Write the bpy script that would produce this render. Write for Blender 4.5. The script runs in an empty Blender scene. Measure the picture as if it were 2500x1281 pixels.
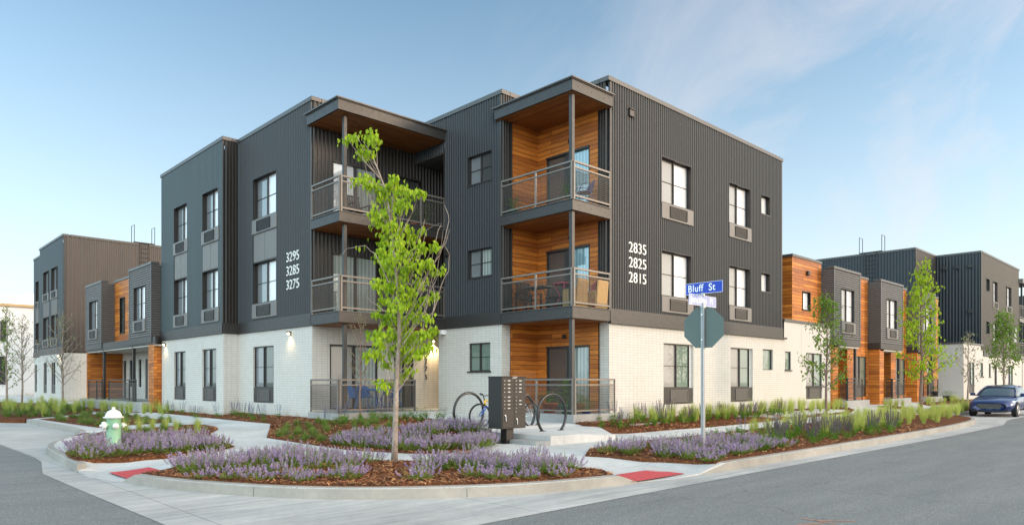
import bpy, math, random
from mathutils import Vector, Matrix, noise
from mathutils.geometry import delaunay_2d_cdt
R = math.radians
rnd = random.Random(7)
col = bpy.context.scene.collection
scene = bpy.context.scene
# ---------------------------------------------------------------- camera maths (photo is 2500 px wide, level camera, vertical shift)
F = 1729.0; CX = 1250.0; HY = 932.0; CZ = 1.58
HD = R(46.15); CO, SI = math.cos(HD), math.sin(HD)
def ray(px):
    u = (px - CX) / F
    return (CO + u * SI, SI - u * CO)
def PS(px, Y):            # X where the sight line through px meets a wall plane y=Y
    d = ray(px); return Y * d[0] / d[1]
def PW(px, X):            # Y where it meets a wall plane x=X
    d = ray(px); return X * d[1] / d[0]
def dep(x, y): return x * CO + y * SI
def PZ(py, x, y): return CZ + (HY - py) / F * dep(x, y)
def ss(t):
    t = max(0.0, min(1.0, t)); return t * t * (3 - 2 * t)
def g(x, y):              # height of the planted / paved ground inside the kerb
    d = min(y - 6.45, x - (3.6 if y < 17 else 4.6))
    z = 0.15 + 0.27 * ss((d - 4.7) / 2.0)
    if x < 20 and y < 12.6 and x < 15: z = min(z, 0.17)
    if y < 9.5:      # kerb ramp on the long side
        w = ss((x - 8.2) / .9) * ss((11.4 - x) / .95)
        z -= (z - .012) * w * (1 - ss((y - 6.9) / 1.7))
    if x < 6.5:      # kerb ramp on the short side
        w = ss((y - 11.2) / .6) * ss((14.45 - y) / .35)
        z -= (z - .012) * w * (1 - ss((x - 3.5) / 1.7))
    return z
def GP(px, py):           # ground point seen at a pixel
    z = .15; d = ray(px)
    for _ in range(25):
        D = (CZ - z) * F / max(4.0, (py - HY)); x, y = d[0] * D, d[1] * D
        z = .5 * z + .5 * g(x, y)
    return (x, y)
# ---------------------------------------------------------------- mesh builder
class MB:
    def __init__(s): s.v = []; s.f = []; s.uv = []; s.m = []; s.k = 0
    def face(s, pts, uv=None):
        n = len(s.v); s.v += [tuple(p) for p in pts]; s.f.append(tuple(range(n, n + len(pts))))
        s.uv.append(uv or [(0, 0)] * len(pts)); s.m.append(s.k)
    def add(s, vs, fs, uvs=None):
        n = len(s.v); s.v += [tuple(p) for p in vs]
        for i, f in enumerate(fs):
            s.f.append(tuple(n + j for j in f)); s.uv.append(uvs[i] if uvs else [(0, 0)] * len(f)); s.m.append(s.k)
    def box(s, x0, x1, y0, y1, z0, z1):
        if x0 > x1: x0, x1 = x1, x0
        if y0 > y1: y0, y1 = y1, y0
        if z0 > z1: z0, z1 = z1, z0
        V = [(x0,y0,z0),(x1,y0,z0),(x1,y1,z0),(x0,y1,z0),(x0,y0,z1),(x1,y0,z1),(x1,y1,z1),(x0,y1,z1)]
        Fs = [(0,3,2,1),(4,5,6,7),(0,1,5,4),(1,2,6,5),(2,3,7,6),(3,0,4,7)]
        ax = [(0,1),(0,1),(0,2),(1,2),(0,2),(1,2)]
        s.add(V, Fs, [[(V[j][a], V[j][b]) for j in f] for f, (a, b) in zip(Fs, ax)])
    def obox(s, c, size, M=None):      # oriented box
        hx, hy, hz = [t / 2 for t in size]; M = M or Matrix.Identity(3); c = Vector(c)
        V = [c + M @ Vector((x * hx, y * hy, z * hz)) for x, y, z in [(-1,-1,-1),(1,-1,-1),(1,1,-1),(-1,1,-1),(-1,-1,1),(1,-1,1),(1,1,1),(-1,1,1)]]
        s.add(V, [(0,3,2,1),(4,5,6,7),(0,1,5,4),(1,2,6,5),(2,3,7,6),(3,0,4,7)])
    def tube(s, pts, rad, n=6, cap=True):
        pts = [Vector(p) for p in pts]
        if not hasattr(rad, '__len__'): rad = [rad] * len(pts)
        closed = (pts[0] - pts[-1]).length < 1e-6 and len(pts) > 3
        up = Vector((0, 0, 1)); rings = []; prev = None
        for i, p in enumerate(pts):
            if closed: t = (pts[(i + 1) % (len(pts) - 1)] - pts[(i - 1) % (len(pts) - 1)])
            else: t = pts[min(i + 1, len(pts) - 1)] - pts[max(i - 1, 0)]
            t = t.normalized() if t.length > 1e-9 else Vector((0, 0, 1))
            if prev is None:
                a = up if abs(t.z) < .9 else Vector((1, 0, 0)); b1 = t.cross(a).normalized()
            else:
                b1 = (prev - t * prev.dot(t)); b1 = b1.normalized() if b1.length > 1e-6 else t.orthogonal().normalized()
            prev = b1; b2 = t.cross(b1)
            rings.append([p + (b1 * math.cos(2 * math.pi * k / n) + b2 * math.sin(2 * math.pi * k / n)) * rad[i] for k in range(n)])
        vs = [q for r in rings for q in r]; fs = []; uv = []
        for i in range(len(rings) - 1):
            for k in range(n):
                k2 = (k + 1) % n; fs.append((i*n+k, i*n+k2, (i+1)*n+k2, (i+1)*n+k)); uv.append([(k/n, i), ((k+1)/n, i), ((k+1)/n, i+1), (k/n, i+1)])
        if cap and not closed:
            fs.append(tuple(range(n - 1, -1, -1))); uv.append([(0, 0)] * n)
            fs.append(tuple((len(rings) - 1) * n + k for k in range(n))); uv.append([(0, 0)] * n)
        s.add(vs, fs, uv)
    def lathe(s, prof, c, n=24, axis='z'):     # prof: (radius, height) list
        vs = []; fs = []
        for r_, h in prof:
            for k in range(n):
                a = 2 * math.pi * k / n; p = (r_ * math.cos(a), r_ * math.sin(a), h)
                if axis == 'x': p = (h, p[0], p[1])
                if axis == 'y': p = (p[0], h, p[1])
                vs.append((c[0] + p[0], c[1] + p[1], c[2] + p[2]))
        for i in range(len(prof) - 1):
            for k in range(n):
                k2 = (k + 1) % n; fs.append((i*n+k, i*n+k2, (i+1)*n+k2, (i+1)*n+k))
        if prof[0][0] > 1e-4: fs.append(tuple(range(n - 1, -1, -1)))
        if prof[-1][0] > 1e-4: fs.append(tuple((len(prof) - 1) * n + k for k in range(n)))
        s.add(vs, fs)
    def sphere(s, c, r_, n=10, sz=1.0):
        prof = [(max(1e-5, r_ * math.sin(math.pi * i / n)), -r_ * sz * math.cos(math.pi * i / n)) for i in range(n + 1)]
        s.lathe(prof, c, n + 2)
    def build(s, name, mats, parent=None, smooth=False, bevel=0, local=False, segs=2):
        o3 = Vector((0, 0, 0)); p = parent
        if not local:
            while p is not None: o3 = o3 + p.location; p = p.parent
        me = bpy.data.meshes.new(name)
        me.from_pydata([(v[0] - o3.x, v[1] - o3.y, v[2] - o3.z) for v in s.v], [], s.f)
        uvl = me.uv_layers.new(name='UVMap'); i = 0; flat = []
        for u in s.uv:
            for c in u: flat += [c[0], c[1]]
        uvl.data.foreach_set('uv', flat)
        if not isinstance(mats, (list, tuple)): mats = [mats]
        for m_ in mats: me.materials.append(m_)
        me.polygons.foreach_set('material_index', s.m)
        if smooth: me.polygons.foreach_set('use_smooth', [True] * len(s.f))
        me.update()
        o = bpy.data.objects.new(name, me); col.objects.link(o); o.parent = parent
        if bevel:
            b = o.modifiers.new('bevel', 'BEVEL'); b.width = bevel; b.segments = segs; b.limit_method = 'ANGLE'; b.angle_limit = R(40)
        return o
def tag(o, label=None, cat=None, group=None, kind=None):
    if label: o['label'] = label
    if cat: o['category'] = cat
    if group: o['group'] = group
    if kind: o['kind'] = kind
    return o
def empty(name, loc, label=None, cat=None, group=None, rz=0):
    o = bpy.data.objects.new(name, None); col.objects.link(o); o.location = loc; o.rotation_euler = (0, 0, rz); o.empty_display_size = .2
    return tag(o, label, cat, group)
def copy_tree(o, parent=None):
    c = o.copy(); col.objects.link(c); c.parent = parent
    for ch in list(o.children): copy_tree(ch, c)
    return c
# ---------------------------------------------------------------- materials
class NT:
    def __init__(s, name):
        s.mat = bpy.data.materials.new(name); s.mat.use_nodes = True; s.t = s.mat.node_tree; s.n = s.t.nodes
        s.b = s.n['Principled BSDF']; s.l = s.t.links
    def new(s, typ, **kw):
        n = s.n.new(typ)
        for k, v in kw.items():
            if k in n.inputs: n.inputs[k].default_value = v
            else: setattr(n, k, v)
        return n
    def link(s, a, b): s.l.new(a, b)
    def noise(s, vec, scale, detail=4, rough=.6):
        n = s.new('ShaderNodeTexNoise'); n.inputs['Scale'].default_value = scale; n.inputs['Detail'].default_value = detail; n.inputs['Roughness'].default_value = rough
        s.link(vec, n.inputs['Vector']); return n.outputs['Fac']
    def ramp(s, fac, stops):
        r_ = s.new('ShaderNodeValToRGB'); e = r_.color_ramp.elements
        while len(e) > 1: e.remove(e[-1])
        e[0].position = stops[0][0]; e[0].color = (*stops[0][1], 1)
        for p, c in stops[1:]:
            q = e.new(p); q.color = (*c, 1)
        s.link(fac, r_.inputs['Fac']); return r_.outputs['Color']
    def mix(s, fac, a, b, mode='MIX'):
        m = s.new('ShaderNodeMix', data_type='RGBA', blend_type=mode)
        for v, k in ((fac, 0), (a, 6), (b, 7)):
            if isinstance(v, (int, float)): m.inputs[k].default_value = v
            elif isinstance(v, tuple): m.inputs[k].default_value = (*v[:3], 1)
            else: s.link(v, m.inputs[k])
        return m.outputs[2]
    def math(s, op, a, b=0.0, c=None):
        m = s.new('ShaderNodeMath', operation=op)
        for i, v in enumerate((a, b, c)):
            if v is None: continue
            if isinstance(v, (int, float)): m.inputs[i].default_value = v
            else: s.link(v, m.inputs[i])
        return m.outputs[0]
    def pos(s, scale=(1, 1, 1)):
        gn = s.new('ShaderNodeNewGeometry'); mp = s.new('ShaderNodeMapping'); mp.inputs['Scale'].default_value = scale
        s.link(gn.outputs['Position'], mp.inputs['Vector']); return mp.outputs['Vector']
    def objc(s, scale=(1, 1, 1)):
        gn = s.new('ShaderNodeTexCoord'); mp = s.new('ShaderNodeMapping'); mp.inputs['Scale'].default_value = scale
        s.link(gn.outputs['Object'], mp.inputs['Vector']); return mp.outputs['Vector']
    def uv(s, scale=(1, 1, 1), loc=(0, 0, 0)):
        gn = s.new('ShaderNodeTexCoord'); mp = s.new('ShaderNodeMapping'); mp.inputs['Scale'].default_value = scale; mp.inputs['Location'].default_value = loc
        s.link(gn.outputs['UV'], mp.inputs['Vector']); return mp.outputs['Vector']
    def bump(s, h, strength=.3, dist=.01):
        b = s.new('ShaderNodeBump'); b.inputs['Strength'].default_value = strength; b.inputs['Distance'].default_value = dist
        s.link(h, b.inputs['Height']); s.link(b.outputs['Normal'], s.b.inputs['Normal'])
    def col(s, c):
        if isinstance(c, tuple): s.b.inputs['Base Color'].default_value = (*c, 1)
        else: s.link(c, s.b.inputs['Base Color'])
    def set(s, **kw):
        for k, v in kw.items():
            k = k.replace('_', ' '); i = s.b.inputs[k]
            if isinstance(v, (int, float)): i.default_value = v
            elif isinstance(v, tuple): i.default_value = (*v, 1)
            else: s.link(v, i)
        return s.mat
def simple(name, c, rough=.5, metal=0.0, var=.12, scale=6.0, bump=0.0, coat=0.0, spec=.5):
    m = NT(name); v = m.objc(); n = m.noise(v, scale, 5)
    lo = tuple(max(0, x * (1 - var)) for x in c); hi = tuple(min(1, x * (1 + var)) for x in c)
    m.col(m.mix(n, lo, hi))
    rr = m.math('MULTIPLY_ADD', m.noise(v, scale * 2.3, 3), .16, rough - .08)
    m.set(Roughness=rr, Metallic=metal, Coat_Weight=coat, Specular_IOR_Level=spec)
    if bump: m.bump(m.noise(v, scale * 8, 4), bump, .004)
    return m.mat
def corr_mat(name, c, rough=.42):
    m = NT(name); p = m.pos(); n = m.noise(m.pos((1.2, 1.2, .35)), 1.0, 4); n2 = m.noise(p, 14, 3)
    c2 = tuple(x * 1.25 for x in c); c1 = tuple(x * .82 for x in c)
    m.col(m.mix(n, c1, c2)); m.set(Roughness=m.math('MULTIPLY_ADD', n2, .2, rough - .1), Specular_IOR_Level=.45, Metallic=.05)
    m.bump(n, .15, .02); return m.mat
def brick_mat(name, c=(.60, .57, .52), mort=(.33, .315, .29), w=.205, h=.0805):
    m = NT(name); b = m.new('ShaderNodeTexBrick'); b.offset = 0.0; b.squash = 1.0
    b.inputs['Scale'].default_value = 1; b.inputs['Brick Width'].default_value = w; b.inputs['Row Height'].default_value = h
    b.inputs['Mortar Size'].default_value = .0042; b.inputs['Mortar Smooth'].default_value = .3; b.inputs['Bias'].default_value = 0
    b.inputs['Color1'].default_value = (*[x * 1.03 for x in c], 1); b.inputs['Color2'].default_value = (*[x * .97 for x in c], 1); b.inputs['Mortar'].default_value = (*mort, 1)
    m.link(m.uv(), b.inputs['Vector'])
    n = m.noise(m.pos((1, 1, 1)), 1.3, 6); stain = m.ramp(n, [(.3, (.96, .95, .935)), (.62, (1, 1, 1))])
    sp = m.new('ShaderNodeSeparateXYZ'); m.link(m.pos(), sp.inputs[0])
    zz = m.math('MULTIPLY_ADD', m.noise(m.pos((3, 3, .6)), 1.0, 5), .9, sp.outputs['Z']); splash = m.ramp(zz, [(.72, (.74, .68, .60)), (1.0, (1, 1, 1))])
    m.col(m.mix(1.0, m.mix(1.0, b.outputs['Color'], stain, 'MULTIPLY'), splash, 'MULTIPLY')); m.set(Roughness=.75)
    inv = m.math('SUBTRACT', 1.0, b.outputs['Fac']); inv = m.math('MULTIPLY_ADD', m.noise(m.pos(), 60, 3), .35, inv); m.bump(inv, .5, .006)
    return m.mat
def wood_mat(name, c1=(.66, .24, .040), c2=(.33, .095, .018), w=2.6, h=.142, groove=.0065, horiz=True):
    m = NT(name); b = m.new('ShaderNodeTexBrick'); b.offset = .37; b.offset_frequency = 2; b.squash = 1.0
    b.inputs['Scale'].default_value = 1; b.inputs['Brick Width'].default_value = w; b.inputs['Row Height'].default_value = h
    b.inputs['Mortar Size'].default_value = groove; b.inputs['Mortar Smooth'].default_value = .1; b.inputs['Bias'].default_value = -.1
    b.inputs['Color1'].default_value = (*c1, 1); b.inputs['Color2'].default_value = (*c2, 1); b.inputs['Mortar'].default_value = (.035, .014, .006, 1)
    m.link(m.uv(), b.inputs['Vector'])
    gr = m.noise(m.uv((1.6, 55, 1)), 1, 6, .65); gr2 = m.noise(m.uv((.9, 7.2, 1)), 1.0, 3)
    k = m.noise(m.uv((7, 11, 1)), 1, 2)
    knots = m.ramp(k, [(.70, (1, 1, 1)), (.76, (.35, .28, .22))])
    cc = m.mix(1.0, b.outputs['Color'], m.ramp(gr, [(.25, (.60, .55, .50)), (.7, (1.22, 1.2, 1.15))]), 'MULTIPLY')
    cc = m.mix(1.0, cc, m.ramp(gr2, [(.3, (.72, .66, .6)), (.65, (1.15, 1.12, 1.08))]), 'MULTIPLY')
    cc = m.mix(1.0, cc, knots, 'MULTIPLY')
    m.col(cc); m.set(Roughness=.5, Specular_IOR_Level=.35)
    h_ = m.math('MULTIPLY_ADD', gr, .15, m.math('SUBTRACT', 1.0, b.outputs['Fac'])); m.bump(h_, .6, .008)
    return m.mat
def pane_mat(name, c, c2=None, fold_shade=0.0, spec=2.3, scale=1.0):
    m = NT(name); n = m.noise(m.pos((.8, .8, 1.1)), .9, 3); c2 = c2 or tuple(x * .75 for x in c)
    base = m.mix(n, c2, c)
    if fold_shade:
        w = m.new('ShaderNodeTexWave', wave_type='BANDS', bands_direction='X'); w.inputs['Scale'].default_value = fold_shade; w.inputs['Distortion'].default_value = 1.2; w.inputs['Detail'].default_value = 2
        m.link(m.uv((1, .05, 1)), w.inputs['Vector']); base = m.mix(1.0, base, m.ramp(w.outputs['Fac'], [(.0, (.6, .62, .62)), (.8, (1.1, 1.1, 1.1))]), 'MULTIPLY')  # shading of the curtain folds put into the colour as vertical bands
    m.col(base); m.set(Roughness=.6, Coat_Weight=1.0, Coat_Roughness=.015, Coat_IOR=spec)
    return m.mat
def concrete_mat(name, c=(.47, .465, .45), joints=0.0, streak=False, rough=.85, dark=.25):
    m = NT(name); p = m.pos(); a = m.noise(p, .55, 6, .65); b = m.noise(p, 9, 6, .7); d = m.noise(p, 130, 3)
    lo = tuple(x * (1 - dark) for x in c); hi = tuple(x * 1.12 for x in c)
    cc = m.mix(m.ramp(a, [(.3, (0, 0, 0)), (.7, (1, 1, 1))]), lo, hi)
    cc = m.mix(1.0, cc, m.ramp(b, [(.25, (.86, .86, .87)), (.75, (1.07, 1.06, 1.05))]), 'MULTIPLY')
    cc = m.mix(1.0, cc, m.ramp(d, [(.2, (.9, .9, .9)), (.8, (1.06, 1.06, 1.06))]), 'MULTIPLY')
    if streak:
        s_ = m.noise(m.pos((.28, 3.2, 1)), 1.6, 5, .7)
        cc = m.mix(1.0, cc, m.ramp(s_, [(.32, (.74, .75, .77)), (.62, (1.04, 1.03, 1.01))]), 'MULTIPLY')
    if joints:
        br = m.new('ShaderNodeTexBrick'); br.offset = 0; br.inputs['Scale'].default_value = 1
        br.inputs['Brick Width'].default_value = joints; br.inputs['Row Height'].default_value = joints; br.inputs['Mortar Size'].default_value = .006
        br.inputs['Color1'].default_value = (1, 1, 1, 1); br.inputs['Color2'].default_value = (.93, .94, .95, 1); br.inputs['Mortar'].default_value = (.42, .41, .4, 1)
        m.link(m.pos(), br.inputs['Vector']); cc = m.mix(1.0, cc, br.outputs['Color'], 'MULTIPLY')
    m.col(cc); m.set(Roughness=rough); m.bump(m.math('MULTIPLY_ADD', b, .6, d), .25, .004)
    return m.mat
def asphalt_mat(name):
    m = NT(name); p = m.pos(); a = m.noise(p, .35, 5, .6); b = m.noise(m.pos((.35, 2.2, 1)), .8, 5, .65)
    v = m.new('ShaderNodeTexVoronoi'); v.inputs['Scale'].default_value = 85; m.link(p, v.inputs['Vector'])
    n = m.noise(p, 38, 5, .75)
    cc = m.mix(a, (.18, .186, .184), (.245, .247, .242))
    cc = m.mix(1.0, cc, m.ramp(b, [(.3, (.86, .87, .88)), (.7, (1.1, 1.09, 1.07))]), 'MULTIPLY')
    cc = m.mix(1.0, cc, m.ramp(v.outputs['Color'], [(.0, (.62, .62, .63)), (.75, (1.0, 1.0, 1.0)), (1, (1.55, 1.5, 1.4))]), 'MULTIPLY')
    cc = m.mix(1.0, cc, m.ramp(n, [(.28, (.7, .7, .7)), (.7, (1.22, 1.22, 1.2))]), 'MULTIPLY')
    # pale dust that has gathered near the mouth of the side street
    d = m.noise(m.pos((1.2, .9, 1)), 2.2, 6, .7); cc = m.mix(m.ramp(d, [(.6, (0, 0, 0)), (.74, (.45, .45, .45))]), cc, (.30, .275, .235))
    vc = m.new('ShaderNodeTexVoronoi', feature='DISTANCE_TO_EDGE'); vc.inputs['Scale'].default_value = .28
    wv = m.new('ShaderNodeVectorMath', operation='ADD'); nn_ = m.new('ShaderNodeTexNoise'); nn_.inputs['Scale'].default_value = 1.6; nn_.inputs['Detail'].default_value = 6; m.link(p, nn_.inputs['Vector']); m.link(p, wv.inputs[0]); m.link(nn_.outputs['Color'], wv.inputs[1]); m.link(wv.outputs[0], vc.inputs['Vector'])
    cc = m.mix(1.0, cc, m.ramp(vc.outputs['Distance'], [(.0, (.74, .74, .74)), (.005, (1, 1, 1))]), 'MULTIPLY')
    m.col(cc); m.set(Roughness=.88, Specular_IOR_Level=.3); m.bump(m.math('ADD', n, v.outputs['Distance']), .5, .006)
    return m.mat
def leaf_mat(name, c, c2, trans=.35, rough=.5, c3=None):
    m = NT(name); n = m.noise(m.pos(), 3.5, 3)
    inf = m.new('ShaderNodeNewGeometry'); rp = inf.outputs['Random Per Island']
    cc = m.mix(rp, c, c2); cc = m.mix(m.ramp(n, [(.35, (0, 0, 0)), (.7, (.55, .55, .55))]), cc, c3 or tuple(x * .62 for x in c2))
    m.col(cc); m.set(Roughness=rough, Specular_IOR_Level=.3)
    t = m.new('ShaderNodeBsdfTranslucent'); m.link(cc, t.inputs['Color'])
    mx = m.new('ShaderNodeMixShader'); mx.inputs[0].default_value = trans
    out = m.n['Material Output']; m.link(m.b.outputs[0], mx.inputs[1]); m.link(t.outputs[0], mx.inputs[2]); m.link(mx.outputs[0], out.inputs['Surface'])
    return m.mat
M = {}
M['corr'] = corr_mat('dark_corrugated_metal', (.029, .0235, .020))
M['corr_sheen'] = corr_mat('charcoal_corrugated_teal_sheen', (.020, .046, .056), .36)  # teal is moiré and sky sheen put into the charcoal wall colour
M['corr_shaded'] = corr_mat('dark_corrugated_metal_shaded', (.015, .0215, .0275))  # same metal as corr, blue of the shaded faces put into its colour
M['corr_brown'] = corr_mat('bronze_ribbed_metal', (.075, .058, .048))
M['corr_box'] = corr_mat('grey_horizontal_corrugated', (.11, .102, .096))
M['steel'] = simple('dark_painted_steel', (.036, .032, .030), .45, .1, .1, 3)
M['steel_dark'] = simple('black_bronze_frame', (.03, .026, .024), .4, .1, .1, 8)
M['rail'] = simple('grey_brown_rail_paint', (.17, .148, .128), .42, .15, .1, 5)
M['wire'] = simple('rail_wire_mesh', (.075, .068, .06), .5, .2)
M['panel'] = simple('grey_metal_panel', (.165, .152, .142), .5, .1, .1, 2)
M['grille'] = simple('dark_louvre', (.022, .021, .021), .5, .2)
M['coping'] = simple('coping_metal', (.085, .08, .076), .42, .15, .1, 2)
M['brick'] = brick_mat('white_stack_brick')
M['wood'] = wood_mat('cedar_boards')
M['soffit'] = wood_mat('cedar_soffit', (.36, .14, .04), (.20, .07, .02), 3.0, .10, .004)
M['stucco'] = simple('warm_white_stucco', (.55, .52, .475), .9, 0, .05, 1.2, .25)
M['white_siding'] = brick_mat('white_painted_siding', (.72, .72, .72), (.5, .5, .5), 4.0, .3)
M['siding'] = brick_mat('white_lap_siding', (.62, .60, .55), (.33, .32, .30), 4.0, .12)
M['white'] = simple('white_metal', (.8, .79, .77), .45, 0, .04)
M['core'] = simple('interior_dark', (.03, .03, .032), .9)
M['roof'] = simple('roof_membrane', (.32, .32, .32), .9)
M['glass_bright'] = pane_mat('glass_over_white_blind', (.80, .78, .78), (.68, .68, .70), 0, 2.0)
M['glass_screen'] = pane_mat('insect_screen_over_blind', (.34, .32, .30), (.24, .23, .215), 0, 1.6)
M['glass_screen_dark'] = pane_mat('dark_insect_screen', (.20, .215, .225), (.13, .14, .15), 0, 1.8)
M['glass_tree_reflection'] = pane_mat('painted_tree_reflection_glass', (.17, .25, .19), (.08, .12, .10), 0, 2.0)  # green reflection of unseen trees put into the pane colour
M['glass_blue'] = pane_mat('blue_glass_curtain', (.28, .50, .56), (.16, .32, .38), 2.5, 2.2)
M['glass_curtain'] = pane_mat('curtain_behind_glass', (.38, .42, .38), (.26, .30, .28), 2.2, 1.9)
M['glass_dim'] = pane_mat('dim_green_glass', (.075, .10, .08), (.03, .04, .035), 0, 1.8)
M['glass_dark'] = pane_mat('dark_door_glass', (.06, .065, .062), (.03, .032, .032), 0, 2.0)
M['concrete'] = concrete_mat('patio_concrete', (.36, .355, .34))
M['walk'] = concrete_mat('sidewalk_concrete', (.58, .575, .555), 1.52)
M['gutter'] = concrete_mat('gutter_concrete', (.50, .485, .46), 3.1, True)
M['kerb'] = concrete_mat('kerb_concrete', (.35, .325, .285), 0, False, .85, .3)
M['asphalt'] = asphalt_mat('worn_asphalt')
# ---------------------------------------------------------------- walls
class PL:                 # a wall plane: kind 'W' faces -x (a runs along y), kind 'S' faces -y (a runs along x)
    def __init__(s, kind, c): s.k = kind; s.c = c
    def p(s, a, z, o=0): return (s.c - o, a, z) if s.k == 'W' else (a, s.c - o, z)
    def box(s, mb, a0, a1, z0, z1, o0, o1):
        if s.k == 'W': mb.box(s.c - o0, s.c - o1, a0, a1, z0, z1)
        else: mb.box(a0, a1, s.c - o0, s.c - o1, z0, z1)
    def px(s, px): return PW(px, s.c) if s.k == 'W' else PS(px, s.c)
def wall(P, a0, a1, z0, z1, ops=(), mat='brick', parent=None, depth=.12, name='wall', mb=None):
    own = mb is None; mb = mb or MB()
    A = sorted({a0, a1, *[v for o in ops for v in o[:2] if a0 < v < a1]}); Z = sorted({z0, z1, *[v for o in ops for v in o[2:4] if z0 < v < z1]})
    for i in range(len(A) - 1):
        for j in range(len(Z) - 1):
            ca, cz = (A[i] + A[i+1]) / 2, (Z[j] + Z[j+1]) / 2
            if any(o[0] < ca < o[1] and o[2] < cz < o[3] for o in ops): continue
            q = [(A[i], Z[j]), (A[i+1], Z[j]), (A[i+1], Z[j+1]), (A[i], Z[j+1])]
            mb.face([P.p(a, z) for a, z in q], q)
    for o in ops:
        b0, b1, c0, c1 = o[:4]
        for (p1, p2) in (((b0, c0), (b0, c1)), ((b1, c0), (b1, c1)), ((b0, c1), (b1, c1)), ((b0, c0), (b1, c0))):
            u = [(p1[0], p1[1]), (p2[0], p2[1]), (p2[0], p2[1]), (p1[0], p1[1])]
            if p1[0] == p2[0]: u = [(0, p1[1]), (0, p2[1]), (depth, p2[1]), (depth, p1[1])]
            mb.face([P.p(*p1), P.p(*p2), P.p(p2[0], p2[1], -depth), P.p(p1[0], p1[1], -depth)], u)
    return mb.build(name, M[mat] if isinstance(mat, str) else mat, parent) if own else mb
def corr(P, a0, a1, z0, z1, ops=(), mat='corr', parent=None, pitch=.12, d=.044, name='corrugated_wall', horiz=False, smooth=False):
    mb = MB(); prof = []; L0, L1 = (z0, z1) if horiz else (a0, a1); x = L0
    if horiz:
        while x < L1:
            for t, o in ((0, 0), (.25, d * .8), (.5, d), (.75, d * .8)):
                if x + t * pitch < L1: prof.append((x + t * pitch, o))
            x += pitch
    else:
        while x < L1:
            for t, o in ((0, 0), (.17, 0), (.42, d), (.67, d), (.92, 0)):
                if x + t * pitch < L1: prof.append((x + t * pitch, o))
            x += pitch
    prof.append((L1, prof[0][1]))
    for (s0, o0), (s1, o1) in zip(prof, prof[1:]):
        if s1 - s0 < 1e-6: continue
        mid = (s0 + s1) / 2
        if horiz: cuts = sorted([(o[0], o[1]) for o in ops if o[2] < mid < o[3]]); lo, hi = a0, a1
        else: cuts = sorted([(o[2], o[3]) for o in ops if o[0] < mid < o[1]]); lo, hi = z0, z1
        cur = lo; spans = []
        for c0, c1 in cuts:
            if c0 > cur: spans.append((cur, c0))
            cur = max(cur, c1)
        if cur < hi: spans.append((cur, hi))
        for t0, t1 in spans:
            if horiz: mb.face([P.p(t0, s0, o0), P.p(t1, s0, o0), P.p(t1, s1, o1), P.p(t0, s1, o1)])
            else: mb.face([P.p(s0, t0, o0), P.p(s1, t0, o1), P.p(s1, t1, o1), P.p(s0, t1, o0)])
    return mb.build(name, M[mat], parent)
def band(P, a0, a1, z0, z1, o, parent, mat='steel', name='steel_band', bolts=True, step=.62):
    mb = MB(); P.box(mb, a0, a1, z0, z1, -.05, o)
    b = mb.build(name, M[mat], parent, bevel=.006)
    if bolts:
        mb = MB(); a = a0 + .18; k = 0
        while a < a1 - .1:
            z = z0 + (z1 - z0) * (.72 if k % 2 else .3); P.box(mb, a - .012, a + .012, z - .012, z + .012, o - .002, o + .008); a += step / 2; k += 1
        mb.build('bolt', M['steel_dark'], b)
    return b
def window(P, parent, a0, a1, z0, z1, inset=.10, screen='auto', gl=('glass_screen', 'glass_bright'), split=True, mun=True, trim=True, sill=True, big=False):
    """a framed slider: one screened sash, one clear sash, a bar across each"""
    f = MB(); w = .036; i0, i1 = -inset - .03, -inset + .03
    P.box(f, a0, a1, z1 - w, z1, i0, i1); P.box(f, a0, a1, z0, z0 + w, i0, i1)
    P.box(f, a0, a0 + w, z0 + w, z1 - w, i0, i1); P.box(f, a1 - w, a1, z0 + w, z1 - w, i0, i1)
    m_ = (a0 + a1) / 2
    if split: P.box(f, m_ - .025, m_ + .025, z0 + w, z1 - w, i0, i1 + .012)
    if trim:
        t = .02; P.box(f, a0 - t, a1 + t, z1, z1 + t, -inset, .036); P.box(f, a0 - t, a0, z0, z1, -inset, .036); P.box(f, a1, a1 + t, z0, z1, -inset, .036)
    fr = f.build('window', M['steel_dark'], parent)
    halves = [(a0 + w, m_ - .025), (m_ + .025, a1 - w)] if split else [(a0 + w, a1 - w)]
    if split and P.k == 'W': order = [gl[1], gl[0]]
    else: order = list(gl)
    if not split: order = [gl[1]]
    for (h0, h1), gm in zip(halves, order):
        q = MB(); zz = [(z0 + w, z1 - w)]
        for c0, c1 in zz:
            o_ = -inset - .012
            V = [P.p(h0, c0, o_), P.p(h1, c0, o_), P.p(h1, c1, o_), P.p(h0, c1, o_)]
            q.face(V, [(h0, c0), (h1, c0), (h1, c1), (h0, c1)])
            P.box(q, h0, h1, c0, c1, o_ - .012, o_ - .002)
        q.build('pane', M[gm], fr)
        if mun:
            b = MB(); zm = (z0 + z1) / 2; P.box(b, h0, h1, zm - .008, zm + .008, -inset - .01, -inset + .012); b.build('glazing_bar', M['steel_dark'], fr)
    if sill:
        s_ = MB(); P.box(s_, a0 - .05, a1 + .05, z0 - .04, z0 - .002, -inset - .03, .05); s_.build('sill', M['steel_dark'], fr)
    return fr
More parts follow.
